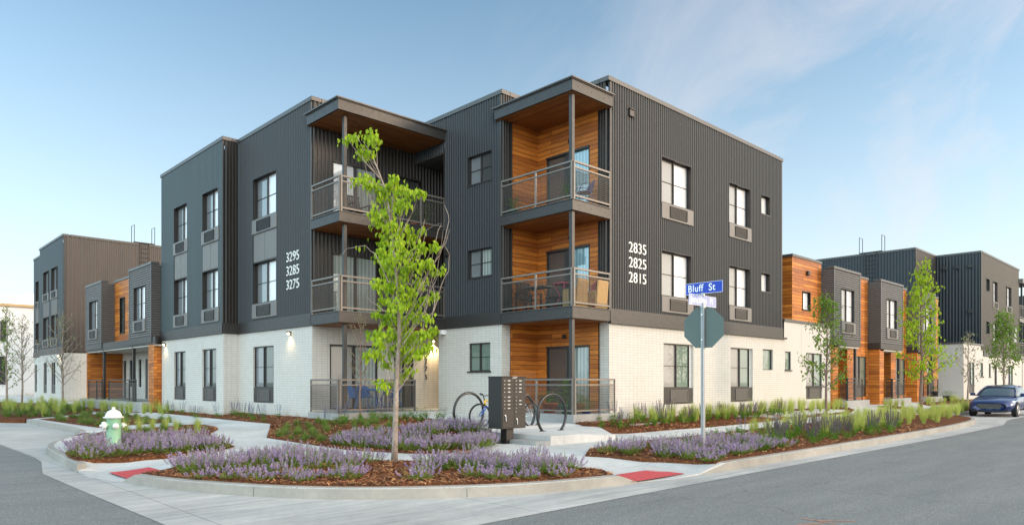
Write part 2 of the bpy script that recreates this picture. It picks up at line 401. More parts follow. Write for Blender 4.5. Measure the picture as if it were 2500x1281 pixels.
def acunit(P, parent, a0, a1, z0, z1, proud=.07, mat='panel', g0=.24, g1=.78, recess=False, name='air_conditioner'):
    mb = MB()
    if recess: P.box(mb, a0, a1, z0, z1, -.10, -.03); o = -.03
    else: P.box(mb, a0, a1, z0, z1, -.02, proud); o = proud
    b = mb.build(name, M['steel_dark' if recess else mat], parent, bevel=.006)
    L = a1 - a0; b0, b1 = a0 + L * g0, a0 + L * g1; c0, c1 = z0 + (z1 - z0) * .14, z1 - (z1 - z0) * .13
    gr = MB(); t = .016
    for q in ((b0, b1, c0, c0 + t), (b0, b1, c1 - t, c1), (b0, b0 + t, c0 + t, c1 - t), (b1 - t, b1, c0 + t, c1 - t)): P.box(gr, *q, o, o + .03)
    z = c0 + .03
    while z < c1 - .03:
        P.box(gr, b0 + t, b1 - t, z, z + .014, o + .002, o + .02); z += .032
    gr.build('grille', M['grille' if not recess else 'panel'], b)
    return b
def coping(P, a0, a1, z, parent, h=.14, o=.06, back=.30, mat='coping'):
    mb = MB(); P.box(mb, a0, a1, z - h, z, -back, o); return mb.build('coping', M[mat], parent, bevel=.008)
def corner_trim(P, a, z0, z1, parent, w=.09, side=1):
    mb = MB(); P.box(mb, a, a + side * w, z0, z1, -.03, .032); return mb.build('corner_trim', M['steel'], parent)
def railing(p0, p1, zf, parent, h=1.07, posts=(), mesh=True, name='railing', slats=False, m='rail', gap=.08, start=True, end=True):
    """post-and-rail guard between two floor points"""
    p0 = Vector((*p0, zf)); p1 = Vector((*p1, zf)); d = (p1 - p0); L = d.length; d.normalize(); ang = math.atan2(d.y, d.x); Mx = Matrix.Rotation(ang, 3, 'Z')
    f = MB()
    def bar(s0, s1, z0, z1, t=.045): f.obox(p0 + d * ((s0 + s1) / 2) + Vector((0, 0, (z0 + z1) / 2)), (s1 - s0, t, z1 - z0), Mx)
    bar(0, L, h - .05, h, .06); bar(.03, L - .03, h - .20, h - .16); bar(.03, L - .03, gap, gap + .045)
    ps = ([0.0] if start else []) + list(posts) + ([L] if end else [])
    for s_ in ps: bar(max(0, s_ - .025), min(L, s_ + .025) if s_ > 0 else .05, -.02, h - .05, .05)
    rl = f.build(name, M[m], parent)
    g_ = MB()
    def wb(s0, s1, z0, z1, t=.006): g_.obox(p0 + d * ((s0 + s1) / 2) + Vector((0, 0, (z0 + z1) / 2)), (s1 - s0, t, z1 - z0), Mx)
    zz0, zz1 = gap + .045, h - .20
    if slats:
        z = zz0 + .02
        while z < zz1 - .02: wb(.04, L - .04, z, z + .028, .012); z += .052
    else:
        s_ = .04
        while s_ < L - .03: wb(s_, s_ + .008, zz0, zz1); s_ += .058
        z = zz0 + .03
        while z < zz1: wb(.03, L - .03, z, z + .008, .008); z += .058
    g_.build('wire_mesh' if not slats else 'slat_panel', M['wire' if not slats else 'steel_dark'], rl)
    return rl
def text(s, P, a, z, size, parent, mat='white', o=.03, flip=False, name='lettering', ext=.012, mirror=None, align='LEFT', sp=1.0, xs=1.0, bold=0.0):
    c = bpy.data.curves.new('t', 'FONT'); c.body = s; c.size = size; c.extrude = ext; c.offset = size * bold; c.align_x = align; c.space_character = sp
    t = bpy.data.objects.new('t', c); col.objects.link(t); bpy.context.view_layer.update()
    me = bpy.data.meshes.new_from_object(t.evaluated_get(bpy.context.evaluated_depsgraph_get())); me.name = name
    bpy.data.objects.remove(t); bpy.data.curves.remove(c)
    off = Vector((0, 0, 0)); p = parent
    while p is not None: off += p.location; p = p.parent
    for v in me.vertices:
        x, y, q = v.co; x *= xs
        w = P.p(a - x if P.k == 'W' else a + x, z + y, o + q)
        v.co = Vector(w) - off
    me.materials.clear(); me.materials.append(M[mat]); ob = bpy.data.objects.new(name, me); col.objects.link(ob); ob.parent = parent
    return ob
def lamp(P, a, z, parent, power=12, name='wall_lamp', on=True, oo=0.0):
    b = MB(); P.box(b, a - .05, a + .05, z - .03, z + .09, oo, oo + .04); P.box(b, a - .06, a + .06, z + .05, z + .1, oo + .04, oo + .14)
    l = b.build(name, M['steel_dark'], parent, bevel=.01)
    e = MB(); e.sphere(P.p(a, z + .02, oo + .09), .04, 8); e.build('bulb', M['bulb'], l, smooth=True)
    if on:
        L = bpy.data.lights.new('lamp_glow', 'SPOT'); L.energy = power; L.color = (1, .72, .38); L.spot_size = R(130); L.spot_blend = .9; L.shadow_soft_size = .05
        lo = bpy.data.objects.new('lamp_glow', L); col.objects.link(lo); lo.location = P.p(a, z - .03, oo + .11); lo.rotation_euler = (0, 0, 0)
    return l
bm_ = NT('warm_bulb'); bm_.col((1, .8, .5)); bm_.set(Emission_Color=(1, .78, .45), Emission_Strength=6.0); M['bulb'] = bm_.mat
# ================================================================ THE CORNER APARTMENT BUILDING
ZG = .25; ZB0, ZB1 = 3.39, 3.79; ZT = 10.74; F1, F2, F3 = .66, 3.74, 6.77
UP = [(8.94, 7.47, 6.93), (5.88, 4.42, 3.87)]      # window head, sill, foot of the unit under it, upper and middle storey
bld = empty('apartment_building', (15, 20, .3), 'three-storey corner apartment building with charcoal corrugated metal above white brick', 'building')
S1 = PL('S', 13.31); W1 = PL('W', 15.16); W2 = PL('W', 11.13); S2 = PL('S', 20.85); W3 = PL('W', 10.55); S3 = PL('S', 26.54)
XE = S1.px(1908); XB = S1.px(1915); YE = W3.px(395)
# --- long street side (faces the wide road)
w1 = (S1.px(1613), S1.px(1685)); w2 = (S1.px(1778), S1.px(1828)); w3 = (S1.px(1857), S1.px(1878))
g1 = (S1.px(1620), S1.px(1693)); g2 = (S1.px(1784), S1.px(1838)); g3 = (S1.px(1862), S1.px(1887))
gl_ops = [(g1[0], g1[1], .84, 2.86), (g2[0], g2[1], .84, 2.86), (g3[0], g3[1], 2.06, 2.88)]
wall(S1, 16.83, XB, ZG, ZB0, gl_ops, 'brick', bld, name='brick_wall')
up_ops = []
for zt, zs, zb in UP:
    up_ops += [(w1[0], w1[1], zs, zt), (w2[0], w2[1], zs, zt), (w3[0], w3[1], zs + .74, zt)]
corr(S1, 16.92, XE - .05, ZB1, ZT - .14, up_ops, 'corr', bld)
band(S1, 16.81, XE, ZB0, ZB1, .07, bld); corner_trim(S1, 16.83, ZB1, ZT - .14, bld); corner_trim(S1, XE - .06, ZB1, ZT - .14, bld, .06)
mb = MB(); S1.box(mb, 16.8, XB + .05, ZB0 - .05, ZB0 + .02, -.02, .1); mb.build('drip_flashing', M['steel'], bld)
for zt, zs, zb in UP:
    for (a, b) in (w1, w2):
        window(S1, bld, a, b, zs, zt, .12, gl=('glass_screen', 'glass_bright'))
        acunit(S1, bld, a - .02, b + .10, zb, zs - .03)
    window(S1, bld, w3[0], w3[1], zs + .74, zt, .12, split=False, mun=False)
for (a, b) in (g1, g2):
    window(S1, bld, a, b - .16, 1.38, 2.86, .09, trim=False, gl=('glass_screen', 'glass_tree_reflection'), sill=False)
    mb = MB(); S1.box(mb, b - .16, b, 1.38, 2.86, -.14, -.10); mb.build('reveal_panel', M['white'], bld)
    acunit(S1, bld, a, b, .84, 1.38, recess=True, g0=.24, g1=.82)
window(S1, bld, g3[0], g3[1], 2.06, 2.88, .09, trim=False, split=False, mun=False, gl=('glass_tree_reflection', 'glass_tree_reflection'), sill=False)
for i, s_ in enumerate(('2835', '2825', '2815')):
    text(s_, S1, S1.px(1532), 5.60 - i * .465, .46, bld, o=.035, name='house_number', xs=1.0, bold=-.002, sp=1.04)
mb = MB(); v0 = S1.px(1532); S1.box(mb, v0, v0 + .22, 9.78, 10.0, .02, .10); S1.box(mb, v0 - .02, v0 + .24, 9.98, 10.02, .02, .13); mb.build('vent_hood', M['steel_dark'], bld, bevel=.01)
# --- stacked balconies at the street corner
YB = 16.24; XW = 16.75
for zf in (F1,): pass
WB = PL('W', XW); SB = PL('S', 16.20)
wall(WB, 13.66, 16.20, ZG, 9.85, [(14.0, 15.82, F1, F1 + 2.06), (14.0, 15.82, F2, F2 + 2.06), (14.0, 15.82, F3, F3 + 2.06)], 'wood', bld, .10, 'cedar_wall')
wall(SB, 15.50, XW, ZG, 9.85, (), 'wood', bld, name='cedar_wall')
corr(PL('S', YB), 15.16, 15.50, ZB1, 9.85, (), 'corr', bld, .1); corr(PL('W', XW + .04), 13.34, 13.66, ZB1, 9.85, (), 'corr', bld, .1)
wall(PL('S', YB), 15.16, 15.52, ZG, ZB0, (), 'brick', bld, name='brick_pier'); wall(PL('W', 16.83), 13.31, 13.68, ZG, ZB0, (), 'brick', bld, name='brick_pier')
for q in ((15.50, 15.54, 16.16, 16.24), (16.75, 16.8, 13.64, 13.68)): mb = MB(); mb.box(*q, ZB1, 9.8); mb.build('corner_trim', M['steel'], bld)
corr(PL('W', XW + .04), 13.4, YB, 9.85, ZT - .14, (), 'corr', bld, .1); corr(PL('S', YB), 15.16, XW, 9.85, ZT - .14, (), 'corr', bld, .1)
def sliding_door(P, parent, a0, a1, zf, zt, gls, inset=.06):
    f = MB(); w = .06; i0, i1 = -inset - .04, -inset + .04
    P.box(f, a0, a1, zt - w, zt, i0, i1 + .05); P.box(f, a0, a1, zf, zf + w, i0, i1); P.box(f, a0, a0 + w, zf + w, zt - w, i0, i1); P.box(f, a1 - w, a1, zf + w, zt - w, i0, i1)
    m_ = (a0 + a1) / 2; P.box(f, m_ - .05, m_ + .05, zf + w, zt - w, i0, i1 + .01)
    d = f.build('sliding_door', M['steel_dark'], parent)
    for (h0, h1), gm in zip([(a0 + w, m_ - .05), (m_ + .05, a1 - w)], gls):
        q = MB(); o_ = -inset; q.face([P.p(h0, zf + w, o_), P.p(h1, zf + w, o_), P.p(h1, zt - w, o_), P.p(h0, zt - w, o_)], [(h0, zf), (h1, zf), (h1, zt), (h0, zt)])
        P.box(q, h0, h1, zf + w, zt - w, o_ - .02, o_ - .003); q.build('pane', M[gm], d)
    return d
for zf, gl in ((F1, ('glass_curtain', 'glass_dark')), (F2, ('glass_blue', 'glass_dark')), (F3, ('glass_blue', 'glass_dark'))):
    sliding_door(WB, bld, 14.0, 15.82, zf, zf + 2.06, gl)
    b = MB(); b.lathe([(.07, 0), (.07, .05), (.03, .09)], (XW - .09, 14.75 if zf > 1 else 15.0, zf + 2.35), 12, 'x'); b.build('wall_lamp', M['steel_dark'], bld, smooth=True)
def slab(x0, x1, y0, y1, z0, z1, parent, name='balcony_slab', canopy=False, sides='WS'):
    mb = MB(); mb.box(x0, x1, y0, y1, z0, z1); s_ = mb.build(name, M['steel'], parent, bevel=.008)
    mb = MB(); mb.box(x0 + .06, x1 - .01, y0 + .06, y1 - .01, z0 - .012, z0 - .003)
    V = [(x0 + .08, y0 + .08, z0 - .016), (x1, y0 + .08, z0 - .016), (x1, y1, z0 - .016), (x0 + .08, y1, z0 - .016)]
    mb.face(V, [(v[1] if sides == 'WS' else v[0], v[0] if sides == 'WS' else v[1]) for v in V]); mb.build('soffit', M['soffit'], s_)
    mb = MB(); mb.box(x0 - .03, x1, y0 - .03, y1, z1 + .001, z1 + .022)
    if canopy: mb.box(x0 - .07, x1 + .0, y0 - .07, y1 + .06, z1 + .022, z1 + .06)
    mb.build('edge_flashing', M['coping'], s_)
    mb = MB(); t = y0 + .25
    while t < y1 - .1: mb.box(x0 - .008, x0, t - .012, t + .012, (z0 + z1) / 2 - .01, (z0 + z1) / 2 + .014); t += .6
    t = x0 + .25
    while t < x1 - .1: mb.box(t - .012, t + .012, y0 - .008, y0, (z0 + z1) / 2 - .01, (z0 + z1) / 2 + .014); t += .6
    mb.build('bolt', M['steel_dark'], s_); return s_
slab(15.10, 16.80, 13.25, 16.22, F2 - .35, F2 - .02, bld)
slab(15.10, 16.80, 13.25, 16.22, F3 - .32, F3 - .02, bld)
slab(15.02, 16.86, 13.19, 16.44, 9.80, 10.11, bld, 'canopy', True)
band(W1, YB, 19.45, ZB0, ZB1, .06, bld)
mb = MB()
for z0, z1 in ((F1, F2 - .35), (F2, F3 - .32), (F3, 9.8)): mb.box(15.17, 15.29, 13.33, 13.45, z0, z1)
mb.build('post', M['steel'], bld, bevel=.006)
mb = MB(); mb.box(15.0, 17.0, 13.12, 16.2, ZG - .1, F1); mb.build('patio_slab', M['concrete'], bld, bevel=.015)
for zf in (F2, F3):
    railing((15.14, 13.29), (15.14, YB), zf, bld, 1.09, (1.45,)); railing((15.16, 13.27), (16.80, 13.27), zf, bld, 1.09)
railing((15.08, 13.20), (15.08, 16.15), F1, bld, 1.02, (1.45,)); railing((15.10, 13.18), (16.93, 13.18), F1, bld, 1.02)
# --- wall between the corner balconies and the passage (faces the side street)
wa = (W1.px(1202), W1.px(1145)); ga = (W1.px(1197), W1.px(1145))
wall(W1, YB, 19.45, ZG, ZB0, [(ga[0], ga[1], 1.93, 2.85)], 'brick', bld, name='brick_wall')
corr(W1, YB + .09, 19.05, ZB1, ZT - .14, [(wa[0], wa[1], 8.03, 8.95), (wa[0], wa[1], 4.98, 5.88)], 'corr_shaded', bld)
corr(W1, 19.05, 20.8, 9.45, ZT - .14, (), 'corr_shaded', bld)
corner_trim(W1, YB, ZB1, ZT - .14, bld); corner_trim(W1, 19.05, ZB1, 9.6, bld, .08)
window(W1, bld, wa[0], wa[1], 8.03, 8.95, .07, gl=('glass_screen_dark', 'glass_dark')); window(W1, bld, wa[0], wa[1], 4.98, 5.88, .07, gl=('glass_screen_dark', 'glass_curtain'))
window(W1, bld, ga[0], ga[1], 1.93, 2.85, .07, trim=False, gl=('glass_tree_reflection', 'glass_tree_reflection'))
coping(W1, YB - .06, 21.2, ZT, bld); coping(S1, 16.73, XE + .04, ZT, bld); coping(PL('W', XW + .04), 13.62, YB - .06, ZT, bld, back=.2); coping(PL('S', YB), 15.47, 16.7, ZT, bld, back=.05)
mb = MB(); yv = W1.px(1096); mb.box(15.0, 15.15, yv - .1, yv + .1, 5.85, 6.05); mb.build('vent_hood', M['steel_dark'], bld, bevel=.01)
mb = MB(); yv = W1.px(1086); mb.box(14.98, 15.16, yv - .08, yv + .08, 3.2, 3.36); mb.build('wall_light_box', M['white'], bld, bevel=.02)
# --- passage with stairs between the two wings
corr(PL('S', 20.85), 11.13, 19.5, ZB1, ZT - .14, [(11.85, 13.6, F2, F2 + 2.1), (11.85, 13.6, F3, F3 + 2.1), (14.45, 15.4, F3, F3 + 2.1), (14.45, 15.4, F2, F2 + 2.1)], 'corr', bld, .14)
dB = (S2.px(805), S2.px(922)); eB = (S2.px(962), S2.px(1010))
wall(S2, 11.13, 19.5, ZG, ZB0, [(dB[0], dB[1], F1, 2.82), (eB[0], eB[1], F1, 2.82)], 'brick', bld, name='brick_wall')
sliding_door(S2, bld, dB[0], dB[1], F1, 2.82, ('glass_screen', 'glass_curtain')); sliding_door(S2, bld, eB[0], eB[1], F1, 2.82, ('glass_curtain', 'glass_dark'))
for zf in (F2, F3):
    sliding_door(S2, bld, 11.85, 13.6, zf, zf + 2.1, ('glass_bright' if zf == F3 else 'glass_curtain', 'glass_curtain'))
    sliding_door(S2, bld, 14.45, 15.4, zf, zf + 2.1, ('glass_dark', 'glass_dark'))
    mb = MB(); mb.box(15.10, 19.5, 19.1, 20.85, zf - .3, zf - .02); mb.build('landing', M['steel_dark'], bld)
mb = MB(); mb.box(15.16, 19.5, 19.13, 20.84, 9.42, 9.5); mb.build('passage_ceiling', M['panel'], bld)
mb = MB(); mb.box(15.30, 19.5, 19.05, 19.12, ZB1, 9.45); mb.build('passage_wall', M['corr'], bld)
wall(PL('S', 19.45), 15.16, 19.5, ZG, ZB0, (), 'brick', bld, name='passage_wall')
wall(PL('W', 19.5), 19.1, 20.85, ZG, 9.45, (), 'brick', bld, name='passage_wall')
text('3', S2, 15.60, 2.62, .26, bld, 'steel_dark', .01, name='house_number')
for i, c in enumerate('275'): text(c, S2, 15.60, 2.28 - i * .30, .26, bld, 'steel_dark', .01, name='house_number')
# --- second stack of balconies
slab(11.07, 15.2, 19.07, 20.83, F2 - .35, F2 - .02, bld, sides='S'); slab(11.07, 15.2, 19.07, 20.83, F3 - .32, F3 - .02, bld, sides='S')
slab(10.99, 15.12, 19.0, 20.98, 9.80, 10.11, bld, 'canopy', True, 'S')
mb = MB()
for z0, z1 in ((F1, F2 - .35), (F2, F3 - .32), (F3, 9.8)): mb.box(11.34, 11.45, 19.25, 19.36, z0, z1)
mb.build('post', M['steel'], bld, bevel=.006)
for zf in (F2, F3):
    railing((11.11, 19.11), (11.11, 20.83), zf, bld, 1.09); railing((11.13, 19.09), (15.12, 19.09), zf, bld, 1.09, (1.9, 3.0))
mb = MB(); mb.box(10.98, 15.2, 18.98, 20.85, ZG - .1, .63); mb.build('patio_slab', M['concrete'], bld, bevel=.015)
railing((11.03, 19.05), (11.03, 20.75), .63, bld, 1.04); railing((11.05, 19.03), (13.87, 19.03), .63, bld, 1.04, (1.72,)); railing((13.87, 19.05), (13.87, 20.8), .63, bld, 1.04)
corner_trim(W2, 20.85, ZB1, ZT - .14, bld)
# --- wing towards the side street, two planes
w5 = (W2.px(676), W2.px(620)); g5 = (W2.px(668), W2.px(618))
YC = 26.54
wall(W2, 20.85, YC, ZG, ZB0, [(g5[0], g5[1], .84, 2.86)], 'brick', bld, name='brick_wall')
def stack(P, a, b, parent):
    for zt, zs, zb in UP:
        window(P, parent, a, b, zs, zt, .12, gl=('glass_screen_dark', 'glass_bright')); acunit(P, parent, a - .10, b + .03, zb, zs - .03)
    mb = MB(); P.box(mb, a, b, UP[1][0] + .04, UP[0][2], -.02, .02); P.box(mb, (a + b) / 2 - .01, (a + b) / 2 + .01, UP[1][0] + .04, UP[0][2], .0, .026); mb.build('spandrel_panel', M['panel'], parent)
def ops2(a, b): return [(a, b, UP[1][2], UP[0][0])]
corr(W2, 20.94, YC, ZB1, ZT - .14, ops2(*w5), 'corr_shaded', bld); stack(W2, *w5, bld)
window(W2, bld, g5[0] + .12, g5[1], 1.38, 2.86, .09, trim=False, gl=('glass_screen_dark', 'glass_dim'), sill=False)
mb = MB(); W2.box(mb, g5[0], g5[0] + .12, 1.38, 2.86, -.14, -.1); mb.build('reveal_panel', M['white'], bld)
acunit(W2, bld, g5[0], g5[1], .84, 1.38, recess=True)
band(W2, 20.85, YC, ZB0, ZB1, .06, bld); coping(W2, 20.79, YC, ZT, bld); coping(S2, 11.44, 15.08, ZT, bld)
band(S3, 10.55, 11.13, ZB0, ZB1, .06, bld, bolts=False); wall(S3, 10.55, 11.13, ZG, ZB0, (), 'brick', bld, name='brick_wall'); corr(S3, 10.60, 11.13, ZB1, ZT - .14, (), 'corr', bld)
w6 = [(W3.px(459), W3.px(427)), (W3.px(535), W3.px(496))]; g6 = [(W3.px(453), W3.px(425)), (W3.px(528), W3.px(494))]
wall(W3, YC, YE, ZG, ZB0, [(a, b, .84, 2.86) for a, b in g6], 'brick', bld, name='brick_wall')
corr(W3, YC + .09, YE, ZB1, ZT - .14, [q for a, b in w6 for q in ops2(a, b)], 'corr_sheen', bld)
corner_trim(W3, YC, ZB1, ZT - .14, bld)
for a, b in w6: stack(W3, a, b, bld)
for a, b in g6:
    window(W3, bld, a + .12, b, 1.38, 2.86, .09, trim=False, gl=('glass_screen_dark', 'glass_dim'), sill=False)
    mb = MB(); W3.box(mb, a, a + .12, 1.38, 2.86, -.14, -.1); mb.build('reveal_panel', M['white'], bld)
    acunit(W3, bld, a, b, .84, 1.38, recess=True)
band(W3, YC, YE + .02, ZB0, ZB1, .06, bld); coping(W3, YC - .06, YE + .04, ZT, bld); coping(S3, 10.86, 11.06, ZT, bld, back=.04)
for i, s_ in enumerate(('3295', '3285', '3275')):
    text(s_, W2, W2.px(701), 5.62 - i * .465, .46, bld, o=.035, name='house_number', xs=1.0, bold=-.002, sp=1.04)
# closed body behind the facades
mb = MB()
for b in ((17.0, XE, 13.46, 24), (15.32, 17.0, 16.3, 19.1), (19.6, 24, 15, 30), (11.3, 19.5, 21.0, 26.6), (10.72, 19.5, 26.7, YE)): mb.box(b[0], b[1], b[2], b[3], ZG, ZT - .35)
mb.box(15.3, 19.6, 19.1, 21.1, 9.5, ZT - .35); mb.build('body', M['core'], bld)
wall(PL('S', 24), 17, 28, ZG, ZT, (), 'corr', bld, name='rear_wall')
mb = MB(); mb.box(XE - .02, XE, 13.34, 24, ZB1, ZT - .14); mb.box(XB - .02, XB, 13.33, 24, ZG, ZB0); mb.build('end_wall', M['corr'], bld)
lamp(W2, W2.px(710), 3.18, bld, 14); lamp(W3, W3.px(405), 3.18, bld, 14)
lamp(PL('S', 20.85), 15.95, 3.05, bld, 110)

# ================================================================ helpers for the two town-house rows
def facade_box(Pf, Pr, a0, a1, ret0, ret1, z0, z1, parent, ops):
    """projecting upper room clad in horizontal corrugated metal"""
    o = corr(Pf, a0 + .07, a1 - .07, z0 + .3, z1 - .12, ops, 'corr_box', parent, .105, .03, 'projecting_room', True)
    corr(Pr, ret0, ret1, z0 + .3, z1 - .12, (), 'corr_box', parent, .105, .03, 'projecting_room_side', True)
    band(Pf, a0, a1, z0, z0 + .3, .03, parent, bolts=False); band(Pr, ret0, ret1, z0, z0 + .3, .03, parent, bolts=False)
    for q in (a0, a1 - .07): mb = MB(); Pf.box(mb, q, q + .07, z0 + .3, z1 - .12, -.03, .035); mb.build('corner_trim', M['coping'], parent)
    coping(Pf, a0 - .03, a1 + .03, z1, parent, .12, .05)
    return o
# ---------------------------------------------------------------- row beyond the long street side
rowA = empty('townhouse_row', (33, 14, .3), 'two-storey town houses with cedar boards and grey projecting rooms beyond the dark metal block', 'building')
SG = PL('S', 13.33); SWD = PL('S', 13.80); SBX = PL('S', 13.20); XS = 33.1; ZR = 6.9
gs1 = (XB + .1, SG.px(1931)); gs2 = (SG.px(1968), SG.px(2007))
wall(SG, XB + .02, XS, ZG, 4.08, [(gs1[0], gs1[1], 2.08, 2.85), (gs2[0], gs2[1], .84, 2.85)], 'stucco', rowA, name='stucco_wall')
window(SG, rowA, gs1[0], gs1[1], 2.08, 2.85, .06, split=False, mun=False, trim=False, gl=('glass_tree_reflection', 'glass_tree_reflection'))
window(SG, rowA, gs2[0], gs2[1], 1.38, 2.85, .06, trim=False, gl=('glass_screen', 'glass_tree_reflection')); acunit(SG, rowA, gs2[0], gs2[1], .84, 1.38, recess=True, g0=.22, g1=.9)
coping(SG, XB, XS + .02, 4.2, rowA, .12, .04); wall(PL('S', 13.338), XS - .01, XS, ZG, 4.1, (), 'stucco', rowA, name='stucco_wall')
mb = MB(); SG.box(mb, XB + .02 + 1.62, XB + 1.64, ZG, 4.08, .0, .003); mb.box(28.5, XS, 13.5, 20, ZG, 4.05); mb.build('body', M['stucco'], rowA)
SU = PL('S', 13.75); XU = SU.px(1934); wx = (SU.px(1959), SU.px(1977))
wall(SU, XU, XS, 4.2, 7.05, [(wx[0], wx[1], 4.8, 5.6)], 'wood', rowA, name='cedar_wall'); wall(PL('W', XU), 13.75, 19, 4.2, 7.05, (), 'wood', rowA, name='cedar_wall')
window(SU, rowA, wx[0], wx[1], 4.8, 5.6, .08, split=False, mun=False, gl=('glass_dark', 'glass_bright'))
coping(SU, XU - .03, XS, 7.15, rowA, .12, .04); coping(PL('W', XU), 14.06, 19, 7.15, rowA, .12, .04)
v0 = SU.px(1968); mb = MB(); SU.box(mb, v0, v0 + .2, 6.35, 6.55, 0, .12); mb.build('vent_hood', M['steel_dark'], rowA, bevel=.02)
XBX = [33.1, 39.05, 45.05]; WX = [3.2, 3.4, 3.2]; XEND = SWD.px(2290)
for k, x0 in enumerate(XBX):
    x1 = x0 + WX[k]; a = x0 + (.85 if k < 2 else .9); b = a + 1.55
    facade_box(SBX, PL('W', x0), x0, x1, 13.20, 13.85, 3.29, ZR, rowA, [(a, b, 4.1, 5.95)])
    window(SBX, rowA, a, b, 4.42, 5.95, .08); acunit(SBX, rowA, a - .02, b + .1, 3.86, 4.39)
    wall(PL('W', x1), 13.2, 13.8, 3.3, ZR, (), 'corr_box', rowA, name='projecting_room_side')
    nx = XBX[k + 1] if k < 2 else XEND
    ww = (x1 + .75, nx - .25) if k < 2 else (x1 + .6, x1 + 1.8)
    wall(SWD, x1, nx, ZG, ZR, [(ww[0], ww[1], .84, 2.9)], 'wood', rowA, name='cedar_wall'); coping(SWD, x1, nx, ZR + .1, rowA, .12, .04)
    window(SWD, rowA, ww[0], ww[1], 1.38, 2.9, .05, trim=False, gl=('glass_screen_dark', 'glass_tree_reflection')); acunit(SWD, rowA, ww[0], ww[1], .84, 1.38, recess=True)
    # porch recess under the room
    fin = .65
    wall(PL('S', 13.24), x0 + .02, x0 + fin, ZG, 3.29, (), 'wood', rowA, name='cedar_pier'); wall(PL('W', x0 + .02), 13.24, 13.8, ZG, 3.29, (), 'wood', rowA, name='cedar_pier')
    bm = 'wood' if k == 0 else 'siding'
    ops = [] if k == 0 else [(x0 + 1.0, x0 + 1.75, 1.3, 2.75), (x0 + 2.0, x0 + 2.9, .74, 2.85)]
    wall(PL('S', 14.9), x0 + fin, x1, ZG, 3.29, ops, bm, rowA, .06, 'porch_wall')
    wall(PL('W', x1 - .0), 13.8, 14.9, ZG, 3.29, (), 'wood', rowA, name='porch_wall')
    if k:
        window(PL('S', 14.9), rowA, x0 + 1.0, x0 + 1.75, 1.3, 2.75, .03, trim=False, split=False, gl=('glass_tree_reflection', 'glass_tree_reflection')); mb = MB(); mb.box(x0 + 2.0, x0 + 2.9, 14.93, 14.97, .74, 2.85); mb.build('door', M['steel_dark'], rowA)
    mb = MB(); mb.box(x0 + .1, x1 - .02, 13.24, 14.9, 3.2, 3.28); mb.build('porch_ceiling', M['stucco'], rowA)
    mb = MB(); xp = x1 - .38; mb.box(xp, xp + .11, 13.26, 13.37, .74, 3.29); mb.build('post', M['steel'], rowA)
    mb = MB(); mb.box(x0 + .68, x1 + .3, 12.85, 14.9, .2, .72); mb.build('porch_slab', M['concrete'], rowA, bevel=.01)
    railing((x0 + .85, 12.9), (x0 + 2.65, 12.9), .74, rowA, 1.02, (.9,), slats=True, m='steel'); railing((x0 + .85, 12.92), (x0 + .85, 13.2), .74, rowA, 1.02, (), slats=True, m='steel')
mb = MB(); mb.box(XS + .1, XEND, 15.0, 20, ZG, ZR - .25); mb.box(XS + .1, XEND, 13.95, 20, 3.3, ZR - .25); mb.build('body', M['core'], rowA)
mb = MB(); mb.box(XU + .1, XEND - .05, 14.1, 20, ZR - .24, ZR - .2); mb.build('roof', M['roof'], rowA)
wall(PL('W', XEND), 13.8, 20, ZG, ZR, (), 'wood', rowA, name='cedar_wall')
# ---------------------------------------------------------------- three-storey block at the far end of the long street
def ladder(P, a, z0, z1, parent, w=.55):
    mb = MB()
    for q in (a, a + w): mb.tube([P.p(q, z0, .12), P.p(q, z1 + .03, .12)], .022, 5)
    z = z0 + .1
    while z < z1: mb.tube([P.p(a, z, .12), P.p(a + w, z, .12)], .014, 4); z += .3
    for q in (a - .35, a + w + .35):
        mb.tube([P.p(q, z1, .1), P.p(q, z1 + 1.15, .1), P.p(q, z1 + 1.15, -.5), P.p(q, z1, -.5)], .024, 5)
    P.box(mb, a - .35, a + w + .35, z1 + .02, z1 + .06, -.5, .12)
    return mb.build('roof_ladder', M['steel'], parent)
farA = empty('apartment_building', (58, 14, .3), 'three-storey dark ribbed metal block with white base behind the parked blue car', 'building')
W4 = PL('W', 57.8); S4 = PL('S', 12.97); S5 = PL('S', 15.75); W5 = PL('W', 53.2); X6 = S4.px(2487)
corr(W4, 12.97, 15.75, 3.8, ZT - .14, (), 'corr_shaded', farA, .2, .03); corr(W5, 15.75, 24, 4.0, ZT - .14, (), 'corr_shaded', farA, .2, .03)
wz = (S5.px(2243), S5.px(2262)); corr(S5, 53.2, 57.8, 4.0, ZT - .14, [(wz[0], wz[1], 7.9, 9.1)], 'corr', farA, .2, .03); window(S5, farA, wz[0], wz[1], 7.9, 9.1, .1, gl=('glass_dark', 'glass_tree_reflection'))
fw = [(2407, 2415, 0), (2423, 2434, 1), (2455, 2468, 1)]; ops = []
for pa, pb, big in fw:
    a, b = S4.px(pa), S4.px(pb)
    for zt, zs, zb in UP: ops.append((a, b, zs if big else zs + .6, zt))
corr(S4, 57.9, X6, 3.8, ZT - .14, ops, 'corr', farA, .2, .03)
for pa, pb, big in fw:
    a, b = S4.px(pa), S4.px(pb)
    for zt, zs, zb in UP:
        window(S4, farA, a, b, zs if big else zs + .6, zt, .12, split=bool(big), mun=bool(big), gl=('glass_dark', 'glass_bright' if big else 'glass_tree_reflection'))
        if big: acunit(S4, farA, a, b + .12, zb, zs - .03)
for P, a, b in ((W4, 12.93, 15.75), (W5, 15.7, 24), (S5, 53.51, 57.73), (S4, 58.11, X6 + .1)): coping(P, a, b, ZT, farA)
corner_trim(S4, 57.8, 3.8, ZT - .14, farA, .12); corner_trim(S5, 53.2, 4, ZT - .14, farA, .12)
